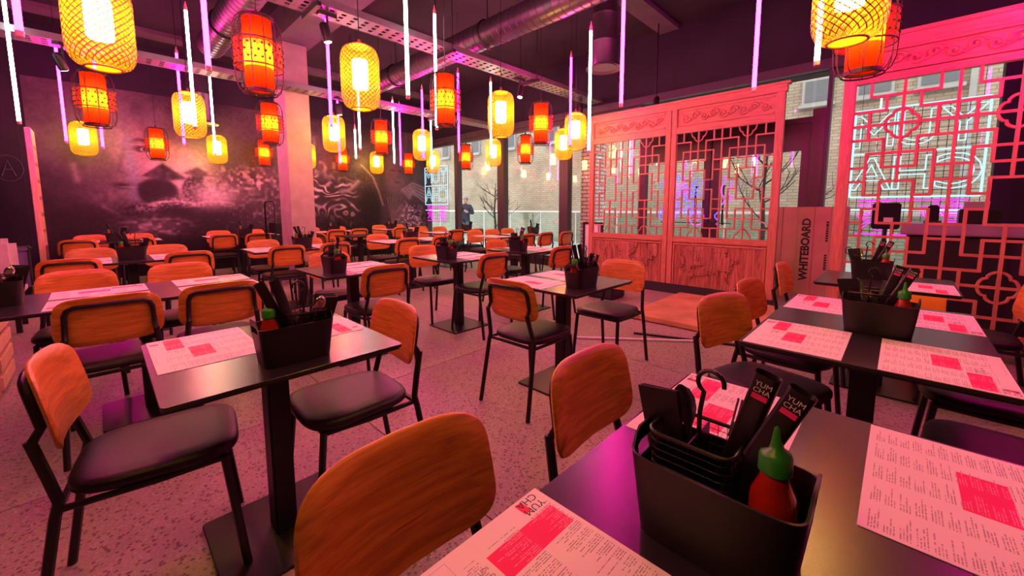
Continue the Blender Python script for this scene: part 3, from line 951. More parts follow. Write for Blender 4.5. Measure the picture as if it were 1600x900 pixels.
def mid_screen():
    Y = 5.9
    t = thing('carved_screen', 'two-panel carved wooden lattice screen on a black plinth before the door', 'screen', (0, Y, 0))
    def b(n, x0, x1, z0, z1, m='screen_wood', d=0.06, y=0, bev=0.004):
        return bx(n, ((x0 + x1) / 2, y, (z0 + z1) / 2), (x1 - x0, d, z1 - z0), m, t, bev)
    b('stile', -3.865, -3.785, 0.13, 2.66); b('stile', -2.565, -2.49, 0.13, 2.66); b('stile', -2.48, -2.405, 0.13, 2.66); b('stile', -1.195, -1.105, 0.0, 2.70)
    b('top_rail', -3.88, -1.09, 2.655, 2.75, 'screen_wood_h', 0.075)
    b('cornice', -3.91, -1.06, 2.745, 2.775, 'screen_wood_h', 0.11)
    b('plinth', -3.85, -1.2, 0.0, 0.125, 'kerb_dark', 0.2, 0.03)
    b('plinth', -1.19, -1.09, 0.0, 0.09, 'kerb_dark', 0.12, 0.0)
    V, H = {}, {}
    def av(c, a, bb):
        for cc in {c, 12 - c}:
            for p, q in {(a, bb), (11 - bb, 11 - a)}:
                V.setdefault(cc, []).append((p, q))
    def ah(r, a, bb):
        for rr in {r, 11 - r}:
            for p, q in {(a, bb), (12 - bb, 12 - a)}:
                H.setdefault(rr, []).append((p, q))
    av(6, 0, 11)
    for c, a, q in ((7, 0, 1), (7, 2, 5), (8, 1, 3), (8, 4, 7), (9, 0, 4), (10, 1, 3), (10, 4, 7), (11, 0, 1), (11, 2, 5)):
        av(c, a, q)
    for r, a, q in ((1, 4, 8), (1, 10, 12), (2, 7, 11), (3, 5, 7), (3, 8, 10), (3, 11, 12), (4, 5, 7), (4, 8, 10), (4, 11, 12), (5, 7, 8), (5, 10, 11)):
        ah(r, a, q)
    for x0, seed in ((-3.785, 1), (-2.445, 2)):
        x1 = x0 + 1.255 if x0 < -3 else -1.195
        if x0 > -3: x0 = -2.405
        else: x1 = -2.565
        ux = (x1 - x0) / 12
        b('lattice_frame', x0, x1, 2.315, 2.40, 'screen_wood_h'); b('lattice_frame', x0, x1, 0.765, 0.845, 'screen_wood_h')
        bars(t, V, H, x0, ux, 2.315, (2.315 - 0.845) / 11, 0.017, 0.026, 12, 11)
        uz = (2.315 - 0.845) / 11
        for c in (3, 9):
            cloud(t, x0 + c * ux, 2.315, ux, uz, 0.017, 180, 360)
            cloud(t, x0 + c * ux, 0.845, ux, uz, 0.017, 0, 180)
        b('header_panel', x0, x1, 2.40, 2.655, 'screen_wood_h', 0.03, 0.008)
        b('header_moulding', x0 + .02, x1 - .02, 2.615, 2.635, 'screen_wood_h', 0.05); b('header_moulding', x0 + .02, x1 - .02, 2.415, 2.435, 'screen_wood_h', 0.05)
        scroll_carving(t, x0 + .06, x1 - .06, 2.525, 0.15, -0.015, 20 + seed)
        n = 9
        for k in range(n):
            a = x0 + (x1 - x0) * k / n; q = x0 + (x1 - x0) * (k + 1) / n
            b('panel_board', a + .0008, q - .0008, 0.13, 0.765, 'screen_board', 0.03, 0.008 + 0.0015 * (k % 2), 0.0)
        b('panel_moulding', x0 + .01, x1 - .01, 0.725, 0.745, 'screen_wood_h', 0.052); b('panel_moulding', x0 + .01, x0 + .03, 0.13, 0.725, 'screen_wood', 0.052); b('panel_moulding', x1 - .03, x1 - .01, 0.13, 0.725, 'screen_wood', 0.052)
        blossom_carving(t, x0 + .1, x1 - .1, 0.16, 0.68, -0.016, 30 + seed)
mid_screen()

def right_screen():
    Y = 5.0
    t = thing('lattice_screen', 'tall wooden lattice screen lit hot pink, right edge, before the counter', 'screen', (0, Y, 0))
    def b(n, x0, x1, z0, z1, m='screen_wood', d=0.07, y=0, bev=0.004):
        return bx(n, ((x0 + x1) / 2, y, (z0 + z1) / 2), (x1 - x0, d, z1 - z0), m, t, bev)
    ux, uz, x0, z0 = 0.109, 0.1265, -0.385, 2.385
    x1 = x0 + 12 * ux
    b('stile', -0.475, x0, 0, 2.75); b('stile', x1, x1 + .09, 0, 2.75)
    b('top_rail', -0.475, x1 + .09, 2.655, 2.755, 'screen_wood_h', 0.09); b('cornice', -0.50, x1 + .12, 2.75, 2.785, 'screen_wood_h', 0.12)
    b('header_panel', x0, x1, 2.44, 2.655, 'screen_wood_h', 0.03, 0.008)
    b('header_moulding', x0, x1, 2.635, 2.655, 'screen_wood_h', 0.085); b('header_moulding', x0, x1, 2.455, 2.475, 'screen_wood_h', 0.085)
    b('lattice_frame', x0, x1, 2.385, 2.445, 'screen_wood_h')
    b('lattice_frame', x0, x1, 0.12, 0.235, 'screen_wood_h')
    scroll_carving(t, x0 + .1, x1 - .1, 2.555, 0.14, -0.015, 25)
    V, H = {0: [], 6: [(0, 17)]}, {}
    def av(c, a, q):
        for cc in {c, 6 - c, 6 + c, 12 - c}:
            for p, s in {(a, q), (17 - q, 17 - a)}:
                V.setdefault(cc, []).append((p, s))
    def ah(r, a, q):
        for rr in {r, 17 - r}:
            for p, s in {(a, q), (6 - q, 6 - a), (6 + a, 6 + q), (12 - q, 12 - a)}:
                H.setdefault(rr, []).append((p, s))
    for c, a, q in ((1, 0, 1), (1, 2, 4), (1, 5, 8), (2, 1, 2), (2, 4, 6), (2, 7, 10), (3, 0, 7)):
        av(c, a, q)
    for r, a, q in ((1, 1, 3), (2, 0, 2), (3, 0, 3), (4, 0, 2), (5, 1, 3), (6, 0, 1), (6, 2, 3), (7, 0, 1), (7, 2, 3), (8, 1, 2)):
        ah(r, a, q)
    bars(t, V, H, x0, ux, z0, uz, 0.022, 0.032, 12, 17)
    for c in (3, 9):
        for r in (3, 14):
            cloud(t, x0 + c * ux, z0 - r * uz, ux, uz, 0.022)
right_screen()

# ================================================================== neon window signs (lettering faces the street)
def neon_sign(x0, x1, ztop, y, lab, dens):
    t = thing('neon_sign', lab, 'neon sign', ((x0 + x1) / 2, y, 0))
    W = x1 - x0
    hw = W / 2
    bm = bmesh.new()                                  # wire grid that carries the tubes
    zb = ztop - 1.55
    nx = int(W / dens)
    nz = int(1.55 / dens)
    for k in range(nx + 1):
        box(bm, (-hw + W * k / nx, 0.03, (ztop + zb) / 2), (0.006, 0.006, ztop - zb))
    for k in range(nz + 1):
        box(bm, (0, 0.03, zb + (ztop - zb) * k / nz), (W, 0.006, 0.006))
    stuff(ob('wire_grid', bm, 'metal_black', t))
    def bar(z):
        bm = bmesh.new(); tube(bm, [(-hw, 0, z), (hw, 0, z)], 0.011, 6)
        ob('neon_tube', bm, 'neon_sign_white', t)
    for z in (ztop, ztop - 0.53, ztop - 1.06, ztop - 1.22):
        bar(z)
    bm = bmesh.new(); tube(bm, [(hw, 0, ztop), (hw, 0, ztop - 1.06)], 0.011, 6); ob('neon_tube', bm, 'neon_sign_white', t)
    bm = bmesh.new(); tube(bm, [(-hw, 0, ztop), (-hw, 0, ztop - 1.06)], 0.011, 6); ob('neon_tube', bm, 'neon_sign_white', t)
    def word(s, z, size, mat, bev=0.008, xs=1.0):
        n = len(s)
        for k, ch in enumerate(s):
            me = text_mesh(ch, size, bev, True, name='letter', res=4)
            me.materials.append(MATS[mat])
            o = ob('letter', me, None, t, (hw - W * (k + .5) / n, 0, z), (R(90), 0, R(180)))
            o.scale = (xs, 1, 1)
    word('YUM', ztop - 0.28, 0.56, 'neon_sign_white', 0.0065, W / 1.1)
    word('CHA', ztop - 0.80, 0.56, 'neon_sign_white', 0.0065, W / 1.1)
    for z in (ztop - 1.10, ztop - 1.52):
        bm = bmesh.new(); tube(bm, [(-hw * .85, 0, z), (hw * .85, 0, z)], 0.009, 6); ob('neon_tube', bm, 'neon_sign_pink', t)
    hang(t, (-hw * .9, hw * .9), ztop)
    word('飲茶', ztop - 1.32, 0.40, 'neon_sign_pink', 0.006, W / 1.1)
def hang(t, xs, z0):
    for x in xs:
        bm = bmesh.new(); tube(bm, [(x, .03, z0), (x, .03, 3.06)], .0025, 5); ob('hanging_wire', bm, 'metal_black', t)
neon_sign(-0.50, 0.60, 2.45, 6.72, 'mirrored YUM CHA neon lettering on wire grid behind pink lattice screen', 0.07)
neon_sign(-10.08, -9.0, 2.42, 6.72, 'mirrored YUM CHA neon lettering in the far corner window by the mural', 0.09)

def neon_figure():
    t = thing('neon_figure', 'blue and violet coiled neon figure hung in the window behind carved screen', 'neon sign', (-2.62, 6.7, 0))
    rg = random.Random(4)
    for k in range(20):
        cx, cz = rg.uniform(-.3, .26), rg.uniform(1.05, 1.75)
        r = rg.uniform(.05, .12)
        bm = bmesh.new()
        pts = []
        s = rg.choice((-1, 1)); a0 = rg.uniform(0, 6.28)
        for q in range(22):
            a = a0 + s * q * .42
            rr = r * (1.1 - q / 24)
            pts.append((cx + rr * math.cos(a), rg.uniform(-.01, .01), cz + 1.15 * rr * math.sin(a)))
        tube(bm, pts, 0.007, 5)
        ob('neon_tube', bm, 'neon_blue' if k % 3 else 'neon_violet', t)
    for x, z0, z1, m in ((-.2, 1.6, 2.0, 'neon_violet'), (0.02, 1.65, 1.98, 'neon_violet'), (.2, 1.5, 1.75, 'neon_blue'), (0.62, 1.3, 1.75, 'neon_violet'), (0.72, 1.35, 1.65, 'neon_violet'), (.55, 1.0, 1.25, 'neon_blue')):
        bm = bmesh.new()
        tube(bm, [(x + .03 * math.sin(q * 1.3), 0, z0 + (z1 - z0) * q / 7) for q in range(8)], 0.009, 5)
        ob('neon_tube', bm, m, t)
    bx('hanging_bar', (0.2, 0.03, 1.02), (1.1, 0.012, 0.012), 'metal_black', t)
    bx('hanging_bar', (0.2, 0.03, 2.0), (1.1, 0.012, 0.012), 'metal_black', t)
    hang(t, (-.3, .7), 1.02)
neon_figure()

# ================================================================== ceiling services
def tray(x, y0, y1, z, lab):
    t = thing('cable_tray', lab, 'cable tray', (x, 0, z))
    L = y1 - y0
    bm = bmesh.new()                        # perforated steel channel: rungs between two flanges
    n = int(L / 0.12)
    box(bm, (-.15, (y0 + y1) / 2, .03), (.004, L, .07)); box(bm, (.15, (y0 + y1) / 2, .03), (.004, L, .07))
    ob('flange', bm, 'galvanised', t)
    bm = bmesh.new()
    for k in range(n):
        box(bm, (0, y0 + (k + .5) * L / n, 0), (.3, L / n * .62, .004))
    for q in (-.12, -.04, .04, .12):
        box(bm, (q, (y0 + y1) / 2, 0.001), (.035, L, .005))
    stuff(ob('perforated_base', bm, 'galvanised', t))
    for q in range(int(L / 1.6)):
        yy = y0 + .8 + q * 1.6
        for s in (-.17, .17):
            bm = bmesh.new(); tube(bm, [(s, yy, -.02), (s, yy, CZ - z - .08)], 0.006, 5)
            ob('drop_rod', bm, 'metal_black', t)
        bx('strut', (0, yy, -.03), (.42, .04, .04), 'metal_black', t)
    for q in range(4):
        bm = bmesh.new()
        tube(bm, [(-.1 + q * .06, y0 + L * k / 14, .02 + .012 * math.sin(k * 1.7 + q)) for k in range(15)], 0.012, 6)
        ob('cable', bm, 'metal_black', t)
tray(-6.8, YB + .2, YG - .2, 3.07, 'perforated steel cable tray running past the concrete column')
tray(-4.3, YB + .2, YG - .2, 3.22, 'perforated steel cable tray across the middle of the ceiling')

def duct_x(y, z, r, x0, x1, lab):
    t = thing('spiral_duct', lab, 'duct', (0, y, z))
    bm = bmesh.new()
    n = 20; st = 0.11; k = 0; pts = []; rad = []
    x = x0
    while x < x1:
        pts += [(x, 0, 0), (x + st * .9, 0, 0)]; rad += [r, r]
        pts += [(x + st * .93, 0, 0), (x + st * .97, 0, 0)]; rad += [r + .006, r + .006]
        x += st
    tube(bm, pts, rad, 20)
    ob('duct_body', bm, 'duct_grey', t)
    for q in range(int((x1 - x0) / 2.4)):
        xx = x0 + 1.0 + q * 2.4
        bm = bmesh.new()
        tube(bm, [(xx, (r + .012) * math.cos(a * .3142), (r + .012) * math.sin(a * .3142)) for a in range(20)], 0.012, 6, True)
        ob('hanger_band', bm, 'metal_black', t)
        bm = bmesh.new(); tube(bm, [(xx, 0, r), (xx, 0, CZ - z)], 0.008, 5)
        ob('drop_rod', bm, 'metal_black', t)
duct_x(3.85, 3.6, 0.17, -7.6, 3.5, 'large grey spiral air duct crossing the ceiling at top centre')
duct_x(1.32, 3.62, 0.17, -7.4, 3.5, 'grey spiral air duct at the upper left of the ceiling')
t = thing('round_diffuser', 'dark vertical round duct with flanged mouth above the carved screen', 'duct', (-3.15, 5.1, 3.2))
bm = bmesh.new()
lathe(bm, [(0.17, 0.02), (0.17, 0.35), (0.176, 0.36), (0.17, 0.37), (0.17, 0.7), (0.176, 0.71), (0.17, 0.72), (0.17, 1.05)], 24); ob('duct_body', bm, 'duct_grey', t)
bm = bmesh.new(); lathe(bm, [(0.17, 0.03), (0.25, 0.0), (0.25, 0.012), (0.175, 0.045)], 28, cap0=False, cap1=False); ob('flange', bm, 'duct_grey', t)
t = thing('round_diffuser', 'dark vertical round duct with ring mouth left of the column', 'duct', (-9.0, 1.38, 2.75))
bm = bmesh.new(); lathe(bm, [(0.17, 0.02), (0.17, 0.5), (0.176, 0.51), (0.17, 0.52), (0.17, 1.5)], 24); ob('duct_body', bm, 'duct_grey', t)
bm = bmesh.new(); lathe(bm, [(0.17, 0.03), (0.25, 0.0), (0.25, 0.012), (0.175, 0.045)], 28, cap0=False, cap1=False); ob('flange', bm, 'galvanised', t)

def spot(x, y, z, tilt, rz, lab, drop=.24):
    t = thing('track_spotlight', lab, 'spotlight', (x, y, z), rz)
    bm = bmesh.new(); lathe(bm, [(0.04, 0), (0.045, 0.02), (0.045, 0.16), (0.03, 0.18)], 16)
    ob('head', bm, 'metal_black', t, (0, 0, 0), (tilt, 0, 0))
    bm = bmesh.new(); lathe(bm, [(0.034, -0.004), (0.034, 0.0)], 16)
    ob('lens', bm, 'spot_lens', t, (0, 0, 0), (tilt, 0, 0))
    bm = bmesh.new(); tube(bm, [(0, 0, .12), (0, 0.0, drop)], .012, 6); ob('stem', bm, 'metal_black', t)
    bx('mount', (0, 0, drop + .02), (.06, .18, .04), 'metal_black', t)
spot(-4.3, 1.75, 2.94, R(12), 0, 'black track spotlight hanging left of the middle cable tray')
spot(-4.3, 4.6, 2.94, R(-15), 0, 'black track spotlight below the tray, above the central tables')
spot(-6.8, -0.15, 2.80, R(35), R(60), 'lit track spotlight at the upper left beside a pink tube')
spot(-4.3, 6.2, 2.94, R(10), R(30), 'black track spotlight at the window end of the tray')
spot(-3.0, 6.45, 2.88, R(-10), 0, 'small black spotlight above the carved screen cornice', CZ - 2.88 - .04)
spot(-6.8, 2.9, 2.80, R(10), R(30), 'small track spotlight right of the concrete column head')

# ================================================================== things standing about
def whiteboard_box():
    Yb = 6.62
    t = thing('cardboard_box', 'tall flat cardboard box printed WHITEBOARD leaning by the door', 'box', (-0.88, Yb, 0))
    for k in range(5):
        bx('face_panel', (-.38 + k * .175, 0.006 * (k % 2), .635), (.174, .09, 1.27), 'cardboard', t, .004)
    def tx(s, size, x, z, nm='print_lettering', bold=0.0):
        me = text_mesh(s, size, name=nm, bold=bold); me.materials.append(MATS['print_black'])
        ob(nm, me, None, t, (x, -.0475, z), (R(90), R(-90), 0))
    tx('WHITEBOARD', .128, -.02, .70, bold=.005)
    for x_, z_, h_ in ((.2, .95, .24), (.28, 1.0, .26), (.2, .55, .2), (.28, .56, .18)):      # small print, too fine to read
        bm = bmesh.new()
        q_ = -h_ / 2
        while q_ < h_ / 2:
            L_ = .012 + .014 * abs(math.sin(q_ * 97))
            box(bm, (0, 0, q_), (.026, .001, L_)); q_ += L_ + .009
        stuff(ob('small_print', bm, 'print_black', t, (x_, -.0478, z_)))
    bm = bmesh.new()
    tube(bm, [(.03 * math.cos(a * .7), 0, .045 * math.sin(a * .7)) for a in range(9)], .006, 5, True)
    ob('print_mark', bm, 'print_black', t, (.43, -.05, .72))
whiteboard_box()

pb = bx('floor_board', (-1.55, 4.93, 0.035), (1.3, 1.55, 0.05), 'plywood_board', None, .004)
tag(pb, 'orange plywood board lying on the floor before the carved screen', 'board')
def rod(p0, p1, lab, m):
    bm = bmesh.new()
    c = (Vector(p0) + Vector(p1)) / 2
    d = Vector(p1) - Vector(p0)
    box(bm, (0, 0, 0), (d.length, 0.03, 0.014))
    o = ob('metal_strip', bm, m, None, c, (0, 0, math.atan2(d.y, d.x)))
    tag(o, lab, 'metal strip', 'metal strips lying on the floor')
rod((-2.2, 3.13, .01), (-0.85, 4.2, .01), 'pale metal strip lying on the floor before the plywood board', 'handrail_white')
rod((-1.85, 3.66, .01), (-1.0, 3.98, .01), 'dark metal strip lying on the floor beside the pale one', 'metal_black')
bb = thing('storage_bin', 'black lidded storage bin standing left of the carved screen foot', 'bin', (-2.95, 4.95, 0))
bx('bin_body', (0, 0, .13), (.42, .34, .26), 'kerb_dark', bb, .02); bx('lid', (0, 0, .275), (.45, .37, .03), 'kerb_dark', bb, .01)
fr = thing('sign_frame', 'slim black framed sign standing beside the grey brick pier', 'sign', (-4.05, 6.3, 0))
bx('frame', (-.19, 0, .5), (.04, .04, 1.0), 'metal_black', fr); bx('frame', (.19, 0, .5), (.04, .04, 1.0), 'metal_black', fr); bx('frame', (0, 0, .98), (.38, .04, .04), 'metal_black', fr); bx('frame', (0, 0, .32), (.38, .04, .04), 'metal_black', fr)
bx('sheet', (0, .005, .65), (.34, .01, .62), 'print_white', fr)
bx('print_block', (.02, -.003, .42), (.2, .006, .14), 'neon_sign_pink' if False else 'print_pink', fr)

def stand():
    t = thing('tubular_stand', 'black tubular metal stand with shelf left of the concrete column', 'stand', (-8.0, 2.1, 0), R(20))
    bm = bmesh.new()
    tube(bm, [(-.13, 0, 0), (-.13, 0, 1.33), (-.09, 0, 1.38), (.09, 0, 1.38), (.13, 0, 1.33), (.13, 0, 0)], .014, 8); ob('frame', bm, 'metal_black', t)
    for z in (.35, .62, .8):
        bm = bmesh.new(); tube(bm, [(-.13, 0, z), (.13, 0, z)], .01, 6); ob('rung', bm, 'metal_black', t)
    bx('shelf_box', (.05, .06, .92), (.2, .14, .18), 'metal_black', t, .01)
    bx('foot', (0, .0, .015), (.4, .34, .02), 'metal_black', t)
stand()

def counter():
    t = thing('service_counter', 'dark service counter with mauve top behind the pink lattice screen', 'counter', (1.55, 5.85, 0))
    for k in range(5):
        bx('front_panel', (-1.2 + k * .6, -.26, .5), (.597, .03, .96), 'counter_body', t)
    bx('body', (0, 0.02, .5), (3.0, .5, .98), 'counter_body', t)
    bx('worktop', (0, -.02, 1.05), (3.1, .64, .11), 'counter_top', t, .01)
    p = thing('back_shelf', 'tall dark shelf unit behind the counter at right', 'shelf', (1.62, 6.45, 0))
    for x in (-.5, .5):
        bx('side', (x, 0, 1.3), (.03, .3, 2.6), 'counter_body', p)
    for z in (.3, .9, 1.5, 2.0, 2.55):
        bx('shelf_board', (0, 0, z), (.97, .3, .03), 'counter_body', p)
    bx('back', (0, .14, 1.3), (1.0, .02, 2.6), 'counter_body', p)
    for k, (x, z, s) in enumerate(((-.3, 1.58, .12), (-.1, 1.57, .1), (.15, 1.6, .16), (-.25, 2.08, .12), (.1, 2.1, .14))):
        tag(bx('jar', (1.62 + x, 6.4, z), (s, .12, s), ('pale_cloth', 'lavender_box')[k % 2], None, .01),
            ['pale jar at the left of the upper counter shelf', 'violet tub second on the upper counter shelf', 'large pale tub on the upper counter shelf', 'violet tub at the left of the top counter shelf', 'pale tub on the top counter shelf'][k], 'jar', 'tubs on the back shelf')
    m = thing('till_screen', 'black point-of-sale touch screen on a pole behind the lattice screen', 'screen', (-0.115, 5.55, 0))
    bx('display', (0, 0, 1.175), (.215, .025, .265), 'screen_glass', m, .012); bx('display_sheet', (.02, -.014, 1.13), (.07, .002, .06), 'print_white', m)
    bm = bmesh.new(); tube(bm, [(0, .02, .02), (0, .02, 1.1)], .018, 8); ob('pole', bm, 'metal_black', m)
    bm = bmesh.new(); lathe(bm, [(.17, 0), (.17, .02), (.03, .04)], 20); ob('base', bm, 'metal_black', m)
    pr = thing('card_terminal', 'small dark card terminal at the left end of the counter', 'terminal', (.22, 5.72, 1.105))
    bx('body', (0, 0, .09), (.08, .06, .18), 'screen_glass', pr, .012); bx('base', (0, 0, .012), (.12, .1, .024), 'plastic_black', pr)
    rp = thing('receipt_printer', 'dark box printer with slanted white paper on the counter', 'printer', (.52, 5.78, 1.105))
    bx('body', (0, 0, .07), (.26, .2, .14), 'plastic_black', rp, .01); o = bx('paper', (-.02, 0, .17), (.16, .003, .1), 'print_white', rp); o.rotation_euler = (R(35), 0, 0)
    cbx = bx('small_carton', (.95, 5.7, 1.17), (.16, .14, .12), 'cardboard', None, .004)
    tag(cbx, 'small pale carton on the counter at the right edge', 'box')
counter()

def floor_sign():
    t = thing('caution_sign', 'yellow folding caution sign standing before the lattice screen', 'floor sign', (.17, 4.6, 0))
    for s in (-1, 1):
        o = bx('panel', (0, s * .09, .31), (.26, .012, .62), 'yellow_sign', t, .003); o.rotation_euler = (R(s * 14), 0, 0)
    bm = bmesh.new()
    tube(bm, [(-.045, 0, -.07), (0, 0, .08), (.045, 0, -.07)], .007, 5)
    o = ob('print_mark', bm, 'print_black', t, (0, -.118, .38), (R(-14), 0, 0))
floor_sign()

# left-hand oddments
c = thing('slatted_crate', 'wooden slatted crate cropped by the left edge below the long table', 'crate', (-4.55, -0.80, 0), R(0))
for k in range(5):
    bx('slat', (.27, 0, .08 + k * .125), (.02, .5, .09), 'post_wood', c, .003); bx('slat', (-.27, 0, .08 + k * .125), (.02, .5, .09), 'post_wood', c, .003)
    bx('slat', (0, .25, .08 + k * .125), (.52, .02, .09), 'post_wood', c, .003)
for sx in (-.25, .25):
    for sy in (-.22, .22):
        bx('corner_post', (sx, sy, .31), (.045, .045, .62), 'post_wood', c, .003)
u = thing('padded_seat', 'pale cloth covered high seat back at the left edge, behind the tables', 'seat', (-6.4, -.86, 0))
bx('seat_back', (0, 0, .72), (.12, .5, .5), 'pale_cloth', u, .05); bx('seat_cushion', (-.25, 0, .42), (.5, .5, .12), 'pale_cloth', u, .04)
for sx in (-.45, .0):
    for sy in (-.2, .2):
        bx('leg', (sx, sy, .19), (.04, .04, .38), 'metal_black', u)
lb = thing('storage_tub', 'lavender plastic storage tub low beside the wooden upright', 'tub', (-9.3, -.95, 0))
bx('tub_body', (0, 0, .38), (.4, .34, .56), 'lavender_box', lb, .02); bx('lid', (0, 0, .68), (.44, .38, .05), 'lavender_box', lb, .015); bx('base', (0, 0, .06), (.36, .3, .12), 'metal_black', lb)

# ================================================================== chairs
def chair_proto():
    M = {}
    def seat_ring(ins, z, crown=0.0):
        out = []
        for k in range(40):
            a = 2 * math.pi * k / 40
            ca, sa = math.cos(a), math.sin(a)
            e = 0.5
            x = math.copysign(abs(ca) ** e, ca); y = math.copysign(abs(sa) ** e, sa)
            hw = 0.212 - 0.018 * (1 - y) / 2 * 1.0
            out.append(((hw - ins) * x, 0.005 + (0.215 - ins) * y, z))
        return out
    bm = bmesh.new()
    loft(bm, [seat_ring(.03, .428), seat_ring(.008, .431), seat_ring(0, .440), seat_ring(0, .456), seat_ring(.006, .466), seat_ring(.022, .473), seat_ring(.07, .475), seat_ring(.15, .473)])
    M['seat'] = (to_mesh(bm, 'seat', True, 60), 'leather_black')
    # curved plywood back: front/back skins plus rim
    def bpt(s, a, side):
        ca, sa = math.cos(a), math.sin(a)
        e = 0.46
        x = 0.205 * s * math.copysign(abs(ca) ** e, ca)
        zz = 0.128 * s * math.copysign(abs(sa) ** e, sa)
        x *= 1 + 0.10 * zz / 0.128 * -0.35
        z = 0.702 + zz
        y = -0.218 - 0.17 * (z - 0.575) + 0.85 * x * x + (0.007 if side > 0 else -0.007)
        return (x, y, z)
    bm = bmesh.new()
    n = 44
    rings = []
    for s, side in ((.35, 1), (.7, 1), (.975, 1), (1, .0), (.975, -1), (.7, -1), (.35, -1)):
        rings.append([bpt(s, 2 * math.pi * k / n, side) if side else tuple((Vector(bpt(s, 2 * math.pi * k / n, 1)) + Vector(bpt(s, 2 * math.pi * k / n, -1))) / 2) for k in range(n)])
    loft(bm, rings)
    M['backrest'] = (to_mesh(bm, 'backrest', True, 60), 'chair_ply')
    for nm, s in (('leg_rl', -1), ('leg_rr', 1)):
        bm = bmesh.new()
        tube(bm, [(s * .205, -.285, 0), (s * .19, -.218, .40), (s * .187, -.208, .445), (s * .178, -.225, .52), (s * .166, -.252, .63)], [.0135] * 5, 8)
        M[nm] = (to_mesh(bm, 'leg'), 'metal_black')
    for nm, s in (('leg_fl', -1), ('leg_fr', 1)):
        bm = bmesh.new()
        tube(bm, [(s * .195, .215, 0), (s * .178, .172, .425)], .0135, 8)
        M[nm] = (to_mesh(bm, 'leg'), 'metal_black')
    bm = bmesh.new()
    pts = [(-.166, -.252, .615)]
    def fy(x, z): return -0.218 - 0.17 * (z - 0.575) + 0.85 * x * x - 0.0185
    for x, z in ((-.164, .66), (-.160, .745), (-.150, .772), (-.125, .785), (-.06, .788), (0, .789), (.06, .788), (.125, .785), (.150, .772), (.160, .745), (.164, .66)):
        pts.append((x, fy(x, z), z))
    pts.append((.166, -.252, .615))
    tube(bm, pts, .0115, 8)
    M['back_frame'] = (to_mesh(bm, 'back_frame'), 'metal_black')
    bm = bmesh.new()
    tube(bm, [(-.187, -.21, .42), (-.19, 0, .42), (-.178, .17, .42), (.178, .17, .42), (.19, 0, .42), (.187, -.21, .42)], .011, 8, True)
    M['seat_rail'] = (to_mesh(bm, 'seat_rail'), 'metal_black')
    for me, mt in M.values():
        me.materials.append(MATS[mt])
    return M
CH = chair_proto()
FACE = {'-X': R(90), '+X': R(-90), '+Y': 0.0, '-Y': R(180)}
def chair(x, y, facing, label, jit=0.0):
    t = thing('dining_chair', label, 'chair', (x, y, 0), FACE[facing] + jit, 'plywood dining chairs')
    for k, (me, mt) in CH.items():
        ob('leg' if k.startswith('leg') else k, me, None, t)
    return t

# ================================================================== tables
TBL = {}
def table_mesh(ly):
    if ly in TBL:
        return TBL[ly]
    bm = bmesh.new()
    o = rrect(.35, ly / 2, .015, 3)
    loft(bm, [[(a, b, .7385) for a, b in o], [(a, b, .7495) for a, b in o], [(a * .998, b * .998, .7505) for a, b in o]])
    top = to_mesh(bm, 'tabletop', True, 30); top.materials.append(MATS['tabletop'])
    bm = bmesh.new()
    o2 = rrect(.344, ly / 2 - .006, .015, 3)
    loft(bm, [[(a, b, .731) for a, b in o2], [(a, b, .7384) for a, b in o2]])
    und = to_mesh(bm, 'underside', True, 30); und.materials.append(MATS['table_edge'])
    bm = bmesh.new(); box(bm, (0, 0, .37), (.09, .075, .72)); bmesh.ops.bevel(bm, geom=bm.edges[:], offset=.006, segments=2, affect='EDGES')
    ped = to_mesh(bm, 'pedestal', True, 30); ped.materials.append(MATS['metal_black'])
    bm = bmesh.new()
    hb_ = .23
    o3 = rrect(.23, hb_, .012, 3)
    loft(bm, [[(a, b, 0.0) for a, b in o3], [(a, b, .010) for a, b in o3], [(a * .99, b * .99, .013) for a, b in o3]])
    base = to_mesh(bm, 'base_plate', True, 30); base.materials.append(MATS['metal_black'])
    bm = bmesh.new(); box(bm, (0, 0, .722), (.46, .05, .016)); box(bm, (0, 0, .722), (.05, min(.46, ly * .6), .0155))
    br = to_mesh(bm, 'support_bracket', True, 30); br.materials.append(MATS['metal_black'])
    TBL[ly] = (top, und, ped, base, br)
    return TBL[ly]
def table(cx, cy, ly, label):
    t = thing('dining_table', label, 'table', (cx, cy, 0), 0, 'dark pedestal dining tables')
    top, und, ped, base, br = table_mesh(ly)
    ob('tabletop', top, None, t); ob('underside', und, None, t)
    for dy in (0,):
        ob('pedestal', ped, None, t, (0, dy, 0)); ob('base_plate', base, None, t, (0, dy, 0)); ob('support_bracket', br, None, t, (0, dy, 0))
    return t

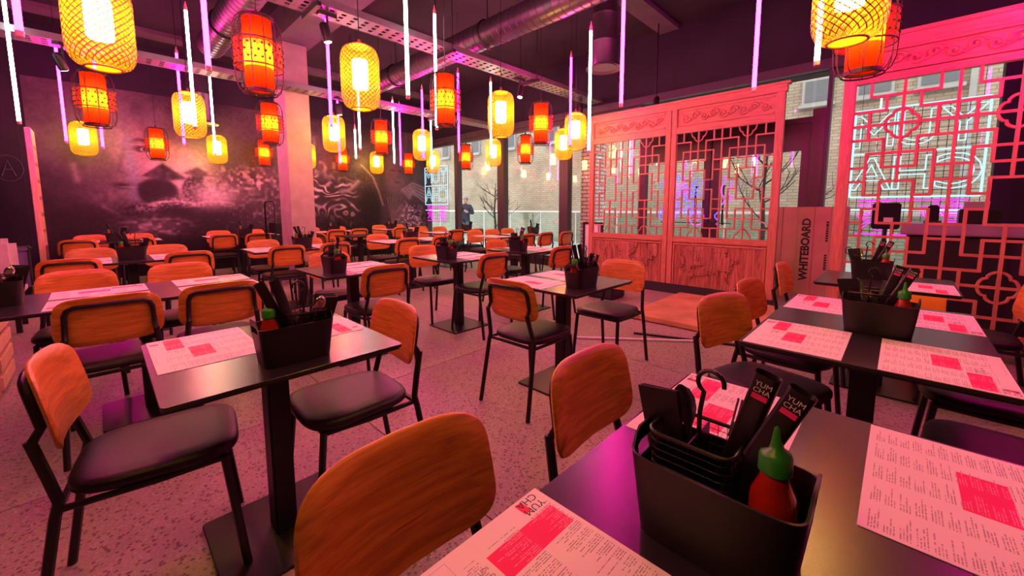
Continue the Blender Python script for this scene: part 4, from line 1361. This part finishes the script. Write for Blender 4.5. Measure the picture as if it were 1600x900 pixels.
# ================================================================== menus
def menu_mesh():
    me = bpy.data.meshes.new('menu')
    bm = bmesh.new()
    vs = box(bm, (0, 0, 0), (.42, .297, .0012))
    uvl = bm.loops.layers.uv.new('UVMap')
    for f in bm.faces:
        for l in f.loops:
            l[uvl].uv = (l.vert.co.x / .42 + .5, l.vert.co.y / .297 + .5)
    bm.to_mesh(me); bm.free()
    me.materials.append(MATS['menu_print'])
    return me
MENU = menu_mesh()
def flat_text(s, size, mat, align='CENTER'):
    me = text_mesh(s, size, name='print_lettering', align=align); me.materials.append(MATS[mat]); return me
LOGO = [flat_text('YUM', .021, 'print_black'), flat_text('CHA', .021, 'print_black')]
HEAD = [flat_text('CHINESE TEA', .008, 'print_black', 'LEFT'), flat_text('SOFT DRINKS / BEER', .008, 'print_black', 'LEFT')]
def menu(cx, cy, reader, label, near=False, jit=0.0):
    rz = {'-X': R(-90), '+X': R(90), '-Y': 0.0, '+Y': R(180)}[reader] + jit
    o = ob('paper_menu', MENU, None, None, (cx, cy, .7513), (0, 0, rz))
    tag(o, label, 'menu', 'A3 paper menus on the tables')
    if near:
        ob('logo_lettering', LOGO[0], None, o, (-.174, -.118, .0008)); ob('logo_lettering', LOGO[1], None, o, (-.174, -.137, .0008))
        ob('heading', HEAD[0], None, o, (-.04, -.075, .0008)); ob('heading', HEAD[1], None, o, (-.04, -.09, .0008))
    return o

# ================================================================== caddies and what stands in them
def proto_bin():
    bm = bmesh.new()
    nr = 9; n = 64
    def ring(k):
        f = k / (nr - 1)
        hx, hy = .103 + .015 * f, .062 + .012 * f
        pts = []
        for q in range(n):
            a = 2 * math.pi * (q + .5) / n
            ca, sa = math.cos(a), math.sin(a); e = .32
            x = hx * math.copysign(abs(ca) ** e, ca); y = hy * math.copysign(abs(sa) ** e, sa)
            lift = 0.028 * max(0, 1 - (abs(y) / .05) ** 4) if abs(x) > hx * .93 else 0
            pts.append((x, y, .13 * f + lift * max(0, (f - .6) / .4)))
        return pts
    rs = [[bm.verts.new(p) for p in ring(k)] for k in range(nr)]
    for k in range(nr - 1):
        for q in range(n):
            A = (rs[k][q], rs[k][(q + 1) % n], rs[k + 1][(q + 1) % n], rs[k + 1][q])
            c = sum((v.co for v in A), Vector()) / 4
            if abs(c.x) > .104 and abs(c.y) < .042 and k == nr - 3:
                continue
            bm.faces.new(A)
    bm.faces.new(rs[0][::-1])
    bmesh.ops.recalc_face_normals(bm, faces=bm.faces[:])
    me = bpy.data.meshes.new('caddy_bin'); bm.to_mesh(me); bm.free()
    o = bpy.data.objects.new('tmp', me); COL.objects.link(o)
    md = o.modifiers.new('s', 'SOLIDIFY'); md.thickness = .0035; md.offset = -1
    bpy.context.view_layer.update()
    m2 = applied(o); m2.shade_smooth(); m2.set_sharp_from_angle(angle=R(45)); m2.materials.append(MATS['plastic_black'])
    return m2
BIN = proto_bin()
def mk(bm, name, mat, ang=40):
    me = to_mesh(bm, name, True, ang); me.materials.append(MATS[mat]); return me
def proto_holder():
    out = []
    o = rrect(.062, .05, .02, 5)
    bm = bmesh.new(); tube(bm, [(a, b, .155) for a, b in o], .0035, 6, True); out.append(('rim', mk(bm, 'rim', 'metal_black')))
    bm = bmesh.new()                                    # woven wire walls
    n = len(o); nz = 12
    rs = [[bm.verts.new((a * (.9 + .1 * k / nz), b * (.9 + .1 * k / nz), .004 + .151 * k / nz)) for a, b in o] for k in range(nz + 1)]
    for k in range(nz):
        for q in range(n):
            bm.faces.new((rs[k][q], rs[k][(q + 1) % n], rs[k + 1][(q + 1) % n], rs[k + 1][q]))
    bmesh.ops.subdivide_edges(bm, edges=[e for e in bm.edges if e.calc_length() > .018], cuts=5)
    bmesh.ops.wireframe(bm, faces=bm.faces[:], thickness=.0016, use_even_offset=False, use_replace=True)
    out.append(('wire_wall', mk(bm, 'wire_wall', 'metal_black')))
    bm = bmesh.new(); box(bm, (0, 0, .085), (.002, .094, .14)); out.append(('divider', mk(bm, 'divider', 'metal_black')))
    bm = bmesh.new()
    pts = [(0, 0, .02), (0, 0, .19)]
    for k in range(11):
        a = R(-60 + 250 * k / 10)
        pts.append((.014 - .019 * math.cos(a), 0, .24 + .019 * math.sin(a)))
    tube(bm, pts, .0036, 7); out.append(('hook_handle', mk(bm, 'hook_handle', 'metal_black')))
    return out
HOLD = proto_holder()
def proto_cards():
    out = []
    for k in range(3):
        bm = bmesh.new()
        w0, w1 = .052, .066
        vs = [bm.verts.new(p) for p in ((-w0 / 2, 0, 0), (w0 / 2, 0, 0), (w1 / 2, 0, .2 - .004 * k), (-w1 / 2, 0, .206 - .003 * k))]
        f = bm.faces.new(vs)
        r = bmesh.ops.extrude_face_region(bm, geom=[f]); bmesh.ops.translate(bm, verts=[v for v in r['geom'] if isinstance(v, bmesh.types.BMVert)], vec=(0, .0012, 0))
        out.append(mk(bm, 'card_leaf', 'card_black', 30))
    return out
CARD = proto_cards()
def proto_sleeve():
    bm = bmesh.new()
    def ring(z, k=1.0, flare=0): return [(a * k, b * (1 + flare), z) for a, b in rrect(.0165, .0085, .008, 4)]
    loft(bm, [ring(0), ring(.235), ring(.272, 1.03, .2), ring(.2695, .95, .1), ring(.24, .9, -.1)], True, True)
    body = mk(bm, 'sleeve', 'card_black', 40)
    t1 = flat_text('YUM', .0105, 'print_white'); t2 = flat_text('CHA', .0105, 'print_white')
    bm = bmesh.new(); box(bm, (0, 0, 0), (.02, .0004, .008)); blk = mk(bm, 'print_block', 'print_pink')
    return body, t1, t2, blk
SLV = proto_sleeve()
def proto_bottle():
    bm = bmesh.new(); lathe(bm, [(.025, 0), (.029, .004), (.029, .105), (.027, .118), (.018, .14), (.0165, .150)], 20); body = mk(bm, 'bottle_body', 'sauce_red')
    bm = bmesh.new(); lathe(bm, [(.0294, .02), (.0294, .09)], 20, cap0=False, cap1=False); lab = mk(bm, 'bottle_label', 'bottle_label')
    bm = bmesh.new(); lathe(bm, [(.0165, .148), (.0205, .150), (.0205, .172), (.018, .178), (.0095, .183), (.008, .19), (.0055, .212), (.003, .219), (.002, .221)], 20); cap = mk(bm, 'bottle_cap', 'cap_green', 50)
    return body, lab, cap
BOT = proto_bottle()
def proto_spoon():
    bm = bmesh.new()
    rings = []
    for z, wx, wy in ((0, .004, .0015), (.08, .0035, .0015), (.12, .005, .0015), (.135, .013, .003), (.15, .0185, .004), (.168, .019, .004), (.182, .013, .003), (.19, .003, .001)):
        rings.append([(wx * math.cos(k * .5236), (wy if math.sin(k * .5236) > 0 else wy * .4) * math.sin(k * .5236) + (.004 if .13 < z < .186 else 0), z) for k in range(12)])
    loft(bm, rings); return mk(bm, 'spoon', 'steel', 60)
SPN = proto_spoon()
def proto_fork():
    bm = bmesh.new()
    box(bm, (0, 0, .06), (.007, .0015, .12)); box(bm, (0, 0, .132), (.02, .0015, .026))
    for k in range(4): box(bm, (-.0085 + k * .00567, 0, .164), (.003, .0015, .04))
    return mk(bm, 'fork', 'steel', 30)
FRK = proto_fork()
def caddy(cx, cy, rz, where, level=2):
    """bin with contents on a table; level 2 full, 1 without wire holder and cutlery"""
    C, S = math.cos(rz), math.sin(rz)
    z = .7515
    def at(x, y, dz=0): return (cx + C * x - S * y, cy + S * x + C * y, z + dz)
    t = thing('table_caddy', 'black plastic handled caddy on ' + where, 'caddy', at(0, 0), rz, 'table caddies')
    ob('bin', BIN, None, t)
    if level == 2:
        h = thing('cutlery_holder', 'hooked black wire cutlery holder on ' + where, 'cutlery holder', at(-.035, .008, .006), rz, 'wire cutlery holders')
        for nm, me in HOLD: ob(nm, me, None, h)
    c = thing('card_folder', 'black card folder leaning in the caddy on ' + where, 'folder', at(-.062, 0, .012), rz, 'black card folders')
    for k, me in enumerate(CARD):
        o = ob('card_leaf', me, None, c, (-.003 * k, .004 * k, 0)); o.rotation_euler = (R(-3 - 3 * k), R(-13), 0)
    sl = [(-.018, .024, 15, 2), (-.012, -.008, 23, -2)] if level == 2 else [(0, 0, 18, 0)]
    for k, (sx, sy, ln, rx) in enumerate(sl):
        s = thing('chopstick_sleeve', ('upright' if k == 0 else 'leaning') + ' black printed chopstick sleeve in caddy on ' + where, 'sleeve', at(sx, sy, .016 + .006 * k), rz, 'printed chopstick sleeves')
        s.rotation_euler = (R(rx), R(ln), rz)
        sb_ = ob('sleeve', SLV[0], None, s)
        if level == 2:
            ob('print_lettering', SLV[1], None, sb_, (0, -.0106, .258), (R(90), 0, 0)); ob('print_lettering', SLV[2], None, sb_, (0, -.0101, .248), (R(90), 0, 0)); ob('print_block', SLV[3], None, sb_, (0, -.009, .238))
    b = thing('sauce_bottle', 'green-capped chilli sauce bottle on ' + where, 'bottle', at(.07, -.005, .004), rz, 'chilli sauce bottles')
    ob('bottle_body', BOT[0], None, b); ob('bottle_label', BOT[1], None, b); ob('bottle_cap', BOT[2], None, b)
    if level == 2:
        s = ob('serving_spoon', SPN, None, None, at(-.03, .028, .03), (R(-6), R(-16), rz)); tag(s, 'steel spoon standing in the caddy on ' + where, 'spoon', 'spoons in the caddies')
        f = ob('fork', FRK, None, None, at(-.012, .036, .03), (R(-8), R(8), rz)); tag(f, 'steel fork standing in the caddy on ' + where, 'fork', 'forks in the caddies')

# ================================================================== laying out the room
def name_side(f):
    return {'-X': 'near side, back to camera', '+X': 'far side', '+Y': 'left end', '-Y': 'right end'}[f]
# (cx, cy, length, short phrase, caddy (x, y, rz, level), menus [(x, y, reader, pos)], chairs [(x, y, facing, pos)])
def four(cx, cy):
    return [(cx + .17, cy - .36, '+X', 'front left'), (cx + .17, cy + .36, '+X', 'front right'), (cx - .17, cy - .36, '-X', 'back left'), (cx - .17, cy + .36, '-X', 'back right')]
ROOM = [
 (-.09, .65, 1.2, 'the foreground table', (-.17, .625, 0, 2),
  [(-.300, .31, '-X', 'left, cropped by the bottom edge'), (-.285, 1.04, '-X', 'behind the caddy'), (.132, 1.03, '+X', 'right')],
  [(-.42, .37, '+X', 'nearest, cropped by the bottom edge'), (-.415, 1.0, '+X', 'second along its left side'), (.33, .98, '-X', 'right side')]),
 (-.07, 2.285, 1.2, 'the four-menu table at right', (-.04, 2.20, 0, 2),
  [(-.26, 1.91, '-X', 'front left'), (.128, 1.90, '+X', 'front right'), (-.26, 2.655, '-X', 'back left'), (.128, 2.63, '+X', 'back right')],
  [(-.40, 2.10, '+X', 'bright red, nearer of its left side', -.30), (-.405, 2.70, '+X', 'seen edge-on, farther of its left side', -.1), (.33, 1.98, '-X', 'nearer of its right side'), (.33, 2.62, '-X', 'farther of its right side')]),
 (-.06, 3.79, .72, 'the table before the pink lattice', (-.13, 3.86, 0, 2),
  [(.13, 3.655, '+X', 'right')],
  [(-.42, 3.76, '+X', 'left side, before the cardboard box'), (.36, 3.8, '-X', 'right side')]),
 (-1.68, .42, .7, 'the left foreground table', (-1.475, .435, R(-90), 2),
  [(-1.825, .235, '-Y', 'left'), (-1.825, .605, '+Y', 'behind the caddy')],
  [(-1.80, .09, '+Y', 'left end, large in the lower left', -.14), (-1.67, .70, '-Y', 'right end, pink-lit back')]),
 (-1.68, 2.25, .7, 'the small table before the carved screen', (-1.475, 2.17, R(-90), 2),
  [(-1.815, 2.06, '-Y', 'left'), (-1.815, 2.43, '+Y', 'right')],
  [(-1.71, 1.955, '+Y', 'left end, back to camera'), (-1.64, 2.80, '-Y', 'right end, behind the caddy')]),
 (-3.37, .15, 1.2, 'the long table at the left edge', (-3.42, -.43, R(-90), 2),
  [(-3.20, -.03, '+X', 'front left'), (-3.20, .53, '+X', 'front right'), (-3.56, -.03, '-X', 'back left'), (-3.56, .53, '-X', 'back right')],
  [(-3.10, -.0, '-X', 'near side, left, back to camera'), (-3.11, .48, '-X', 'near side, right, back to camera'), (-3.93, -.15, '+X', 'far side, left'), (-3.90, .42, '+X', 'far side, right')]),
 (-3.36, 1.48, .7, 'the square table behind the left foreground', (-3.28, 1.30, R(0), 2),
  [(-3.19, 1.60, '+X', 'front'), (-3.53, 1.60, '-X', 'back')],
  [(-3.085, 1.54, '-X', 'near side, red back to camera'), (-3.84, 1.56, '+X', 'far side')]),
 (-3.36, 2.63, .7, 'the square table in mid room', (-3.33, 2.46, R(0), 2),
  [(-3.19, 2.75, '+X', 'front'), (-3.53, 2.75, '-X', 'back')],
  [(-3.08, 2.68, '-X', 'near side, red back to camera'), (-3.78, 2.62, '+X', 'far side')]),
 (-3.34, 3.68, .7, 'the square table nearest the windows', (-3.30, 3.50, R(0), 2),
  [(-3.17, 3.80, '+X', 'front'), (-3.51, 3.80, '-X', 'back')],
  [(-3.02, 3.70, '-X', 'near side, red back to camera'), (-3.71, 3.74, '+X', 'far side')]),
 (-5.65, .20, 1.2, 'the second long table from left', (-5.63, .20, R(-90), 2), four(-5.65, .20),
  [(-5.45, -.22, '-X', 'near side, left, purple-lit'), (-5.47, .62, '-X', 'near side, right'), (-6.15, -.10, '+X', 'far side, left'), (-6.15, .53, '+X', 'far side, right')]),
 (-5.65, 1.80, 1.2, 'the long table by the column', (-5.68, 1.85, R(-90), 2), four(-5.65, 1.80),
  [(-5.44, 1.53, '-X', 'near side, left, red back'), (-5.46, 2.10, '-X', 'near side, right'), (-6.15, 1.57, '+X', 'far side, left'), (-6.13, 2.14, '+X', 'far side, right')]),
 (-5.65, 3.48, 1.2, 'the long table right of the column', (-5.70, 3.50, R(-90), 1), four(-5.65, 3.48),
  [(-5.46, 3.17, '-X', 'near side, left, red back'), (-5.46, 3.80, '-X', 'near side, right'), (-6.05, 3.22, '+X', 'far side, left'), (-6.05, 3.85, '+X', 'far side, right')]),
 (-5.30, 5.48, 1.2, 'the long table at the window posts', (-5.13, 5.87, R(-90), 1), four(-5.30, 5.30),
  [(-4.78, 5.07, '-X', 'near side, left, red back'), (-4.82, 5.62, '-X', 'near side, middle'), (-4.72, 6.10, '-X', 'near side, right, pale back'), (-5.82, 5.15, '+X', 'far side, left'), (-5.82, 5.62, '+X', 'far side, middle'), (-5.82, 6.08, '+X', 'far side, right')]),
 (-7.35, 3.42, .7, 'the small bare table right of the column', None, [],
  [(-7.3, 2.93, '+Y', 'left end')]),
 (-6.98, 5.32, 1.2, 'the table below the corner neon', (-6.98, 5.72, R(-90), 1), four(-6.98, 5.32),
  [(-6.76, 5.09, '-X', 'near side, left'), (-6.72, 5.60, '-X', 'near side, right'), (-7.55, 5.02, '+X', 'far side, left'), (-7.55, 5.55, '+X', 'far side, right')]),
 (-9.0, .12, 1.2, 'the leftmost table along the mural', (-9.0, .15, R(-90), 1), four(-9.0, .12),
  [(-8.62, -.24, '-X', 'near side, left'), (-8.55, .38, '-X', 'near side, right'), (-9.43, -.14, '+X', 'far side, left'), (-9.43, .45, '+X', 'far side, right')]),
 (-9.0, 1.86, 1.2, 'the mural table left of the column', (-9.0, 1.92, R(-90), 1), four(-9.0, 1.86),
  [(-8.58, 1.47, '-X', 'near side, left'), (-8.42, 1.95, '-X', 'near side, right'), (-9.45, 1.62, '+X', 'far side, left'), (-9.45, 2.2, '+X', 'far side, right')]),
 (-9.0, 3.68, 1.2, 'the mural table right of the column', (-9.0, 3.6, R(-90), 1), four(-9.0, 3.68),
  [(-8.62, 3.41, '-X', 'near side, left'), (-8.60, 3.88, '-X', 'near side, right'), (-9.45, 3.34, '+X', 'far side, left'), (-9.45, 3.95, '+X', 'far side, right')]),
 (-9.0, 5.22, 1.2, 'the mural table nearest the windows', (-9.0, 5.0, R(-90), 1), four(-9.0, 5.22),
  [(-8.65, 4.92, '-X', 'near side, left'), (-8.65, 5.45, '-X', 'near side, right'), (-9.45, 5.02, '+X', 'far side, left'), (-9.45, 5.55, '+X', 'far side, right')]),
]
rgj = random.Random(11)
for k, (cx, cy, ly, ph, cad, menus, chairs) in enumerate(ROOM):
    table(cx, cy, ly, {'the': 'dark pedestal dining table, '}['the'] + ph)
    if cad:
        caddy(cad[0], cad[1], cad[2], ph, cad[3])
    for (x, y, rd, pos) in menus:
        menu(x, y, rd, 'white and pink printed menu on %s, %s' % (ph, pos), k < 2, 0 if k in (0, 1) else rgj.uniform(-.015, .015))
    for ch_ in chairs:
        x, y, f, pos = ch_[:4]
        chair(x, y, f, 'plywood chair at %s, %s' % (ph, pos), ch_[4] if len(ch_) > 4 else rgj.uniform(-.03, .03))

# ================================================================== lanterns
def net(bm, prof, n, wd):
    """diamond cane net over a profile [(r, z)], one connected wire mesh"""
    rs = []
    for i, (r, z) in enumerate(prof):
        off = .5 * (i % 2)
        rs.append([bm.verts.new((r * math.cos(2 * math.pi * (k + off) / n), r * math.sin(2 * math.pi * (k + off) / n), z)) for k in range(n)])
    for i in range(len(rs) - 2):
        o = 0 if i % 2 == 0 else 1
        for k in range(n):
            b1 = rs[i + 1][(k - 1 + o) % n]; b2 = rs[i + 1][(k + o) % n]
            bm.faces.new((rs[i][k], b2, rs[i + 2][k], b1))
    bmesh.ops.wireframe(bm, faces=bm.faces[:], thickness=wd, use_even_offset=False, use_boundary=True, use_replace=True)
def ring_m(r, z, wd, n=40):
    bm = bmesh.new()
    tube(bm, [(r * math.cos(2 * math.pi * k / n), r * math.sin(2 * math.pi * k / n), z) for k in range(n)], wd, 6, True)
    return bm
def yprof(z, h=.54):
    rr = .165; r0_ = .088; q = .13
    d = min(z, h - z)
    if d >= q: return rr
    t_ = 1 - d / q
    return r0_ + (rr - r0_) * math.sqrt(max(0, 1 - t_ ** 2.2))
def proto_yellow():
    P = []
    zs = [.54 * k / 28 for k in range(29)]
    bm = bmesh.new(); net(bm, [(yprof(z), z) for z in zs], 25, .0078); P.append(('cane_net', mk(bm, 'cane_net', 'cane'), (0, 0, 0)))
    bm = bmesh.new(); lathe(bm, [(yprof(.54 * k / 16) - .007, .54 * k / 16) for k in range(17)], 32, cap0=False, cap1=False); P.append(('liner', mk(bm, 'liner', 'liner_yellow'), (0, 0, 0)))
    P.append(('rim', mk(ring_m(.088, .0, .006), 'rim', 'cane'), (0, 0, 0))); P.append(('rim', mk(ring_m(.088, .54, .006), 'rim', 'cane'), (0, 0, 0)))
    bm = bmesh.new(); lathe(bm, [(.084, .004), (.084, .007)], 28); P.append(('diffuser', mk(bm, 'diffuser', 'diffuser_yellow'), (0, 0, 0)))
    bm = bmesh.new(); lathe(bm, [(.03, .17), (.062, .18), (.066, .2), (.066, .40), (.062, .42), (.03, .43)], 24); P.append(('bulb_shade', mk(bm, 'bulb_shade', 'bulb_warm'), (0, 0, 0)))
    bm = bmesh.new(); lathe(bm, [(.086, .537), (.09, .545), (.02, .552), (.012, .6)], 20); P.append(('top_cap', mk(bm, 'top_cap', 'cane'), (0, 0, 0)))
    bm = bmesh.new(); tube(bm, [(0, 0, .59), (0, 0, CZ - 2.15)], .004, 5); P.append(('cord', mk(bm, 'cord', 'metal_black'), (0, 0, 0)))
    return P
def proto_red():
    P = []
    for z0_, z1_, m_ in ((.025, .19, 'drum_red'), (.19, .38, 'drum_glow_orange'), (.38, .545, 'drum_red')):
        bm = bmesh.new(); lathe(bm, [(.098, z0_), (.098, z1_)], 28, cap0=False, cap1=False); P.append(('drum', mk(bm, 'drum', m_), None))
    bm = bmesh.new()
    for k in range(14):
        a = 2 * math.pi * k / 14
        tube(bm, [(.0995 * math.cos(a), .0995 * math.sin(a), .025), (.0995 * math.cos(a), .0995 * math.sin(a), .545)], .0013, 4)
    P.append(('seam', mk(bm, 'seam', 'rib_dark'), 'stuff'))
    bm = bmesh.new(); lathe(bm, [(.16, .195), (.162, .285), (.16, .375)], 32, cap0=False, cap1=False); P.append(('band', mk(bm, 'band', 'band_red'), None))
    bm = bmesh.new(); net(bm, [(.1635, .195 + .18 * k / 10) for k in range(11)], 26, .0045); P.append(('band_net', mk(bm, 'band_net', 'net_red'), None))
    bm = bmesh.new()
    for k in range(22):
        for r in range(3):
            a = 2 * math.pi * (k + .5 * (r % 2)) / 22
            c = Vector((.166 * math.cos(a), .166 * math.sin(a), .235 + .05 * r))
            bmesh.ops.create_icosphere(bm, subdivisions=1, radius=.0095, matrix=Matrix.Translation(c))
    P.append(('band_knot', mk(bm, 'band_knot', 'rib_dark'), 'stuff'))
    for r, z in ((.165, .19), (.165, .38), (.112, .0), (.112, .565)):
        P.append(('hoop', mk(ring_m(r, z, .0055), 'hoop', 'rib_dark'), None))
    bm = bmesh.new()
    for k in range(12):
        a = 2 * math.pi * k / 12
        c_, s_ = math.cos(a), math.sin(a)
        tube(bm, [(r * c_, r * s_, z) for r, z in ((.112, 0), (.142, .03), (.162, .09), (.166, .19), (.166, .38), (.162, .475), (.142, .535), (.112, .565))], .0034, 5)
    P.append(('wire_cage', mk(bm, 'wire_cage', 'rib_dark'), 'stuff'))
    bm = bmesh.new(); lathe(bm, [(.102, .012), (.102, .03), (.09, .03), (.09, .012)], 28, cap0=False, cap1=False)
    P.append(('pierced_rim', mk(bm, 'pierced_rim', 'rib_dark'), None))
    bm = bmesh.new(); lathe(bm, [(.006, .245), (.02, .255), (.022, .28), (.02, .305), (.006, .315)], 12); P.append(('bulb', mk(bm, 'bulb', 'bulb_red'), None))
    bm = bmesh.new(); lathe(bm, [(.104, .548), (.104, .57), (.02, .58), (.01, .62)], 24); P.append(('top_cap', mk(bm, 'top_cap', 'rib_dark'), None))
    bm = bmesh.new(); tube(bm, [(0, 0, .6), (0, 0, CZ - 2.15)], .004, 5); P.append(('cord', mk(bm, 'cord', 'metal_black'), None))
    return P
PY, PR = proto_yellow(), proto_red()
def lantern(kind, x, y, label, z=2.15):
    t = thing('cane_lantern' if kind == 'Y' else 'red_lantern', label, 'lantern', (x, y, z), rgj.uniform(0, 6), 'yellow cane lanterns' if kind == 'Y' else 'red banded lanterns')
    for nm, me, fl in (PY if kind == 'Y' else PR):
        o = ob(nm, me, None, t)
        if fl == 'stuff' or nm in ('cane_net', 'band_net'): o['kind'] = 'stuff'
yt, rt_ = 'yellow woven cane lantern ', 'red drum lantern with netted band '
for x, y, s in ((-3.71, .09, 'largest, cropped by the top edge at left'), (-6.47, .88, 'crossed by white and pink tubes, upper left'), (-3.56, 1.72, 'large, hanging high at top centre left'), (-9.85, -.09, 'over the leftmost mural table'),
                (-9.8, 1.72, 'lowest over the conical hat cooks, behind a white tube'), (-6.48, 2.66, 'just right of the concrete column, under a pink tube'), (-9.76, 5.06, 'small, before the bending man of the mural'), (-6.45, 4.25, 'below a pink tube, above the corner neon sign'),
                (-8.59, 5.97, 'small, in front of the corner neon window'), (-3.68, 3.59, 'large, right of centre before a window mullion'), (-4.54, 6.03, 'partly hidden behind its neighbour near the pier'), (-3.67, 5.17, 'bright, left of the carved screen top'),
                (-6.27, 5.89, 'small, below a white tube at the window'), (-9.58, 3.33, 'half hidden behind the column right edge'), (-.28, 2.88, 'largest, cropped by the top edge at right'), (-.28, .95, 'unseen, added over the foreground table to warm it'), (-1.9, -.8, 'unseen, added behind the left foreground table for warmth'), (-.45, -.55, 'unseen, added behind the camera to warm the foreground')):  # lanterns over and behind the foreground are unseen, added for warm light
    lantern('Y', x, y, yt + s)
for x, y, s in ((-3.65, .95, 'large, left of the concrete column top'), (-6.34, .06, 'below the large yellow one at upper left'), (-6.40, 1.75, 'overlapping the column left edge'), (-9.82, 2.54, 'lower, beside the column on the left'),
                (-9.85, .83, 'unlit looking, over the conical hat'), (-3.68, 2.74, 'large, near the middle of the picture top'), (-6.31, 3.37, 'between two white tubes, centre left'), (-9.82, 4.21, 'small and low, behind a pink tube on the mural'),
                (-9.53, 5.85, 'smallest, at the mural right end'), (-3.72, 4.41, 'upper of two at the window right of centre'), (-5.54, 6.09, 'lower of two at the window right of centre'), (-7.35, 6.03, 'at the corner window, beside a pink tube'),
                (-.26, 3.66, 'behind the largest yellow one at upper right'), (-.28, 2.05, 'unseen, added over the four-menu table to warm it')):  # the one over the four-menu table is unseen, added to warm it
    lantern('R', x, y, rt_ + s)

# ================================================================== neon tubes hung between the lanterns
def tube_proto(L):
    bm = bmesh.new(); lathe(bm, [(.008, 0), (.0145, .004), (.0145, L - .004), (.008, L)], 14); return to_mesh(bm, 'tube')
T12, T05 = tube_proto(1.2), tube_proto(.5)
TW = T12.copy(); TW.materials.append(MATS['neon_white']); TP = T12.copy(); TP.materials.append(MATS['neon_pink']); TWs = T05.copy(); TWs.materials.append(MATS['neon_white'])
bm = bmesh.new(); lathe(bm, [(.0165, 0), (.0165, .03), (.006, .07), (.004, .09)], 12); CAPT = mk(bm, 'end_cap', 'cap_pink')
bm = bmesh.new(); lathe(bm, [(.012, -.025), (.0165, -.02), (.0165, .004)], 12); CAPB = mk(bm, 'end_cap', 'cap_pink')
CORD = {}
def neon(kind, x, y, label, z=2.15, L=1.2):
    t = thing('neon_tube_lamp', label, 'tube light', (x, y, z), 0, 'white tube lights' if kind == 'W' else 'pink tube lights')
    ob('tube', (TW if L > 1 else TWs) if kind == 'W' else TP, None, t)
    ob('end_cap', CAPT, None, t, (0, 0, L)); ob('end_cap', CAPB, None, t)
    k = round(CZ - z - L, 2)
    if k not in CORD:
        bm = bmesh.new(); tube(bm, [(0, 0, .08), (0, 0, k)], .003, 5); CORD[k] = mk(bm, 'cord', 'metal_black')
    ob('cord', CORD[k], None, t, (0, 0, L))
wt, pt = 'white vertical tube light ', 'pink vertical tube light '
for kind, x, y, s, z, L in (
    ('W', -6.54, -.50, 'at the far left edge, longest there', 2.15, 1.2), ('W', -5.59, .80, 'in front of the upper left yellow lantern', 2.15, 1.2), ('W', -7.30, 4.16, 'right of the red lantern, centre left', 2.15, 1.2),
    ('W', -3.78, 2.69, 'behind the central red lantern', 2.15, 1.2), ('W', -5.87, 2.79, 'below the high central yellow lantern', 2.15, 1.2), ('W', -2.88, 1.78, 'brightest, cropped by the top edge at centre', 2.15, 1.2),
    ('W', -.44, 3.13, 'below the large yellow lantern at upper right', 2.15, 1.2), ('W', -8.07, 1.39, 'in front of the lantern over the cooks', 2.15, 1.2), ('W', -7.04, 3.26, 'short, low, left of the central lanterns', 2.15, .5),
    ('W', -5.07, 4.71, 'crossing the small lantern by the mullion', 2.15, 1.2), ('W', -7.8, 5.39, 'beside the lantern above the corner neon', 2.15, 1.2), ('W', -2.41, 3.64, 'long, just left of the carved screen', 1.86, 1.2),
    ('P', -7.18, .89, 'crossing the upper left yellow lantern', 2.15, 1.2), ('P', -4.44, 1.80, 'right of the column, crossing a yellow lantern', 2.15, 1.2), ('P', -7.53, 4.44, 'next to a white tube, centre left', 2.15, 1.2),
    ('P', -3.20, .55, 'left of the large red lantern, cropped above', 2.15, 1.2), ('P', -1.80, 3.20, 'above the carved screen left panel', 2.15, 1.2), ('P', -.86, 3.48, 'above the carved screen right end', 2.15, 1.2),
    ('P', -3.25, -.21, 'at the far left edge, cropped above', 2.15, 1.2), ('P', -3.47, 4.76, 'above the bright lantern by the carved screen', 2.15, 1.2), ('P', -5.12, 4.06, 'right of the central red lantern', 2.15, 1.2),
    ('P', -8.38, .11, 'behind the red lantern at upper left', 2.15, 1.2), ('P', -8.05, 3.40, 'short looking, behind the lantern right of the column', 2.15, 1.2), ('P', -6.26, 4.15, 'over the lantern above the corner neon', 2.15, 1.2),
    ('P', -7.99, -.23, 'left, between white tube and red lantern', 2.15, 1.2),
    ('P', .8, 4.3, 'unseen, added to pinken the lattice, nearer one', 2.15, 1.2), ('P', 1.5, 4.12, 'unseen, added to pinken the lattice, right one', 2.15, 1.2), ('P', -2.1, -1.0, 'unseen, added behind the left foreground table for warmth', 2.15, 1.2)):  # tubes before the lattice and behind the foreground table: unseen, added for pink light
    neon(kind, x, y, (wt if kind == 'W' else pt) + s, z, L)
